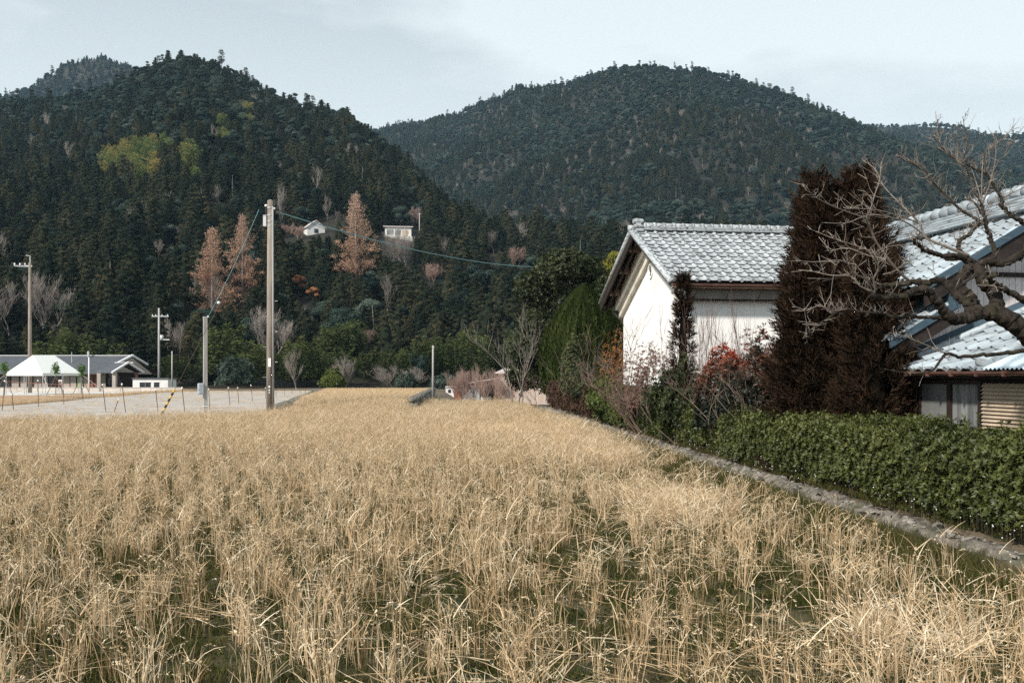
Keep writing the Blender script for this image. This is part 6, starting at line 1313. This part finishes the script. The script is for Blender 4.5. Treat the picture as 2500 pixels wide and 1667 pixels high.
put(x, y, r7.integers(0, 8, n), (.92-.22*np.clip((y-34)/12, 0, 1))*np.clip(.72+.3*edge_, .72, 1))
def rnd_field(m, ymax):
    y = np.sqrt(r7.uniform(4*4, ymax*ymax, m)); x = r7.uniform(-.75, .65, m)*y; k = inside(x, y, FIELD) & (x < kerb_x(y)-.02); return x[k], y[k]
x, y = rnd_field(16000, 56); k = (y > 17) & (x < kerb_x(y)-.5); put(x[k], y[k], r7.integers(0, 8, k.sum()), .85)
# wind-flattened pale patches
for cx_, cy_, rx, ry, m in ((2.0, 12.0, .6, 1.3, 70), (2.35, 6.0, .4, .35, 16), (.2, 26, 2.2, 2.5, 200), (1.6, 20, 1.0, 3, 160), (-5.0, 43, 3.0, 1.2, 120), (2.0, 30, 1.0, 4, 160)):
    q = r7.normal(size=(m, 2))*np.array([rx, ry])*.55+np.array([cx_, cy_]); q = q[q[:, 0] < kerb_x(q[:, 1])-.3]; put(q[:, 0], q[:, 1], 8+r7.integers(0, 3, len(q)), 1.0, .2)
x, y = rnd_field(3200, 40); put(x, y, 11+r7.integers(0, 3, len(x)), 1.0)
x, y = rnd_field(300, 30); put(x, y, 8+r7.integers(0, 3, len(x)), .85, .15)
scatter('straw_field', np.concatenate(P), np.concatenate(R_), np.concatenate(S_), np.concatenate(I_), PC, label='dry straw coloured rice stubble standing in rows over the field', cat='straw')
P, R_, S_, I_ = [], [], [], []
x, y = rnd_field(30000, 24); put(x, y, 14+r7.integers(0, 5, len(x)), 1.0)
yy = r7.uniform(5, 34, 7000); xx = kerb_x(yy)-np.abs(r7.normal(0, .5, 7000))-.02; put(xx, yy, 14+r7.integers(0, 5, len(xx)), 1.3)
yy = r7.uniform(5, 26, 450); xx = kerb_x(yy)+r7.uniform(.25, .55, 450); put(xx, yy, 14+r7.integers(0, 5, len(xx)), .9); P[-1][:, 2] = .2
scatter('undergrowth', np.concatenate(P), np.concatenate(R_), np.concatenate(S_), np.concatenate(I_), PC, label='low green weeds and moss between the straw', cat='weeds')
# shorter stubble on the terrace and the next strip
P, R_, S_, I_ = [], [], [], []
y = r7.uniform(46, 88, 9000); x = terrace_left(y)+.9+(terrace_right(y)-.3-terrace_left(y)-.9)*r7.uniform(0, 1, 9000); put(x, y, r7.integers(0, 8, 9000), np.clip(.5-.006*(y-46), .3, .5))
y = r7.uniform(36, 48, 3000); x = terrace_left(np.maximum(y, 40))+.9+r7.uniform(0, 4.6, 3000); put(x, y, r7.integers(0, 8, 3000), .7)
scatter('terrace_straw', np.concatenate(P), np.concatenate(R_), np.concatenate(S_), np.concatenate(I_), PC, label='short straw stubble on the raised terrace', cat='straw')
# thin dead stalks and clods on the dry paddy
P, R_, S_, I_ = [], [], [], []
y = r7.uniform(34, 118, 1500); x = r7.uniform(-36, -10, 1500); k = inside(x, y, [(-13.6, 34.3), (-9.9, 40.6), (-9.6, 46), (terrace_left(88), 88), (-21, 119), (-37, 119), (-28, 62), (-26.3, 46), (-30, 34)]); put(x[k], y[k], 11+r7.integers(0, 3, k.sum()), .8)
yb_ = r7.uniform(46, 112, 1600); xb_ = np.interp(yb_, [46, 62, 88, 112], [-27, -28.6, -33, -36.5])-r7.uniform(-.7, 1.2, 1600); put(xb_, yb_, r7.integers(0, 8, 1600), .55)
scatter('dead_stalks', np.concatenate(P), np.concatenate(R_), np.concatenate(S_), np.concatenate(I_), PC, label='thin dead stalks strewn over the dry paddy and its bank', cat='straw')
# tiny white flowers along the kerb
m_flower = mat('white petals', (.8, .8, .78), rough=.6); n = 480; y = r7.uniform(5.5, 22, n); x = kerb_x(y)+r7.normal(.10, .26, n); z = np.where(x > kerb_x(y), .25, .03)+r7.uniform(.02, .16, n)
v, f = leaves(np.stack([x, y, z], 1), rand_dirs(n, r7), .014, .012, r7); sg = np.stack([x, y, z-.12, np.full(n, .0012), x, y, z, np.full(n, .001)], 1); v2, f2 = tube_np(sg, 3)
fw = tag(link('kerb_flowers', np_mesh('kerb_flowers', v, f, m_flower)), 'sprinkle of tiny white weed flowers along the retaining wall', 'flowers', kind='stuff'); link('flower_stalks', np_mesh('flower_stalks', v2, f2, m_stem), fw)
HAZE = .00009
# ------------------------------------------------------------------ the air between here and the hills
m_haze, nt, N, L = new_mat('haze air'); o_ = N('ShaderNodeOutputMaterial'); pv = N('ShaderNodeVolumePrincipled')
pv.inputs['Color'].default_value = (.50, .78, 1.0, 1); pv.inputs['Density'].default_value = HAZE; pv.inputs['Anisotropy'].default_value = .0
L(pv.outputs[0], o_.inputs['Volume'])
hz_ = MB().box((-9000, -4000, -20), (9000, 9500, 640)).build('haze', m_haze); tag(hz_, kind='stuff')
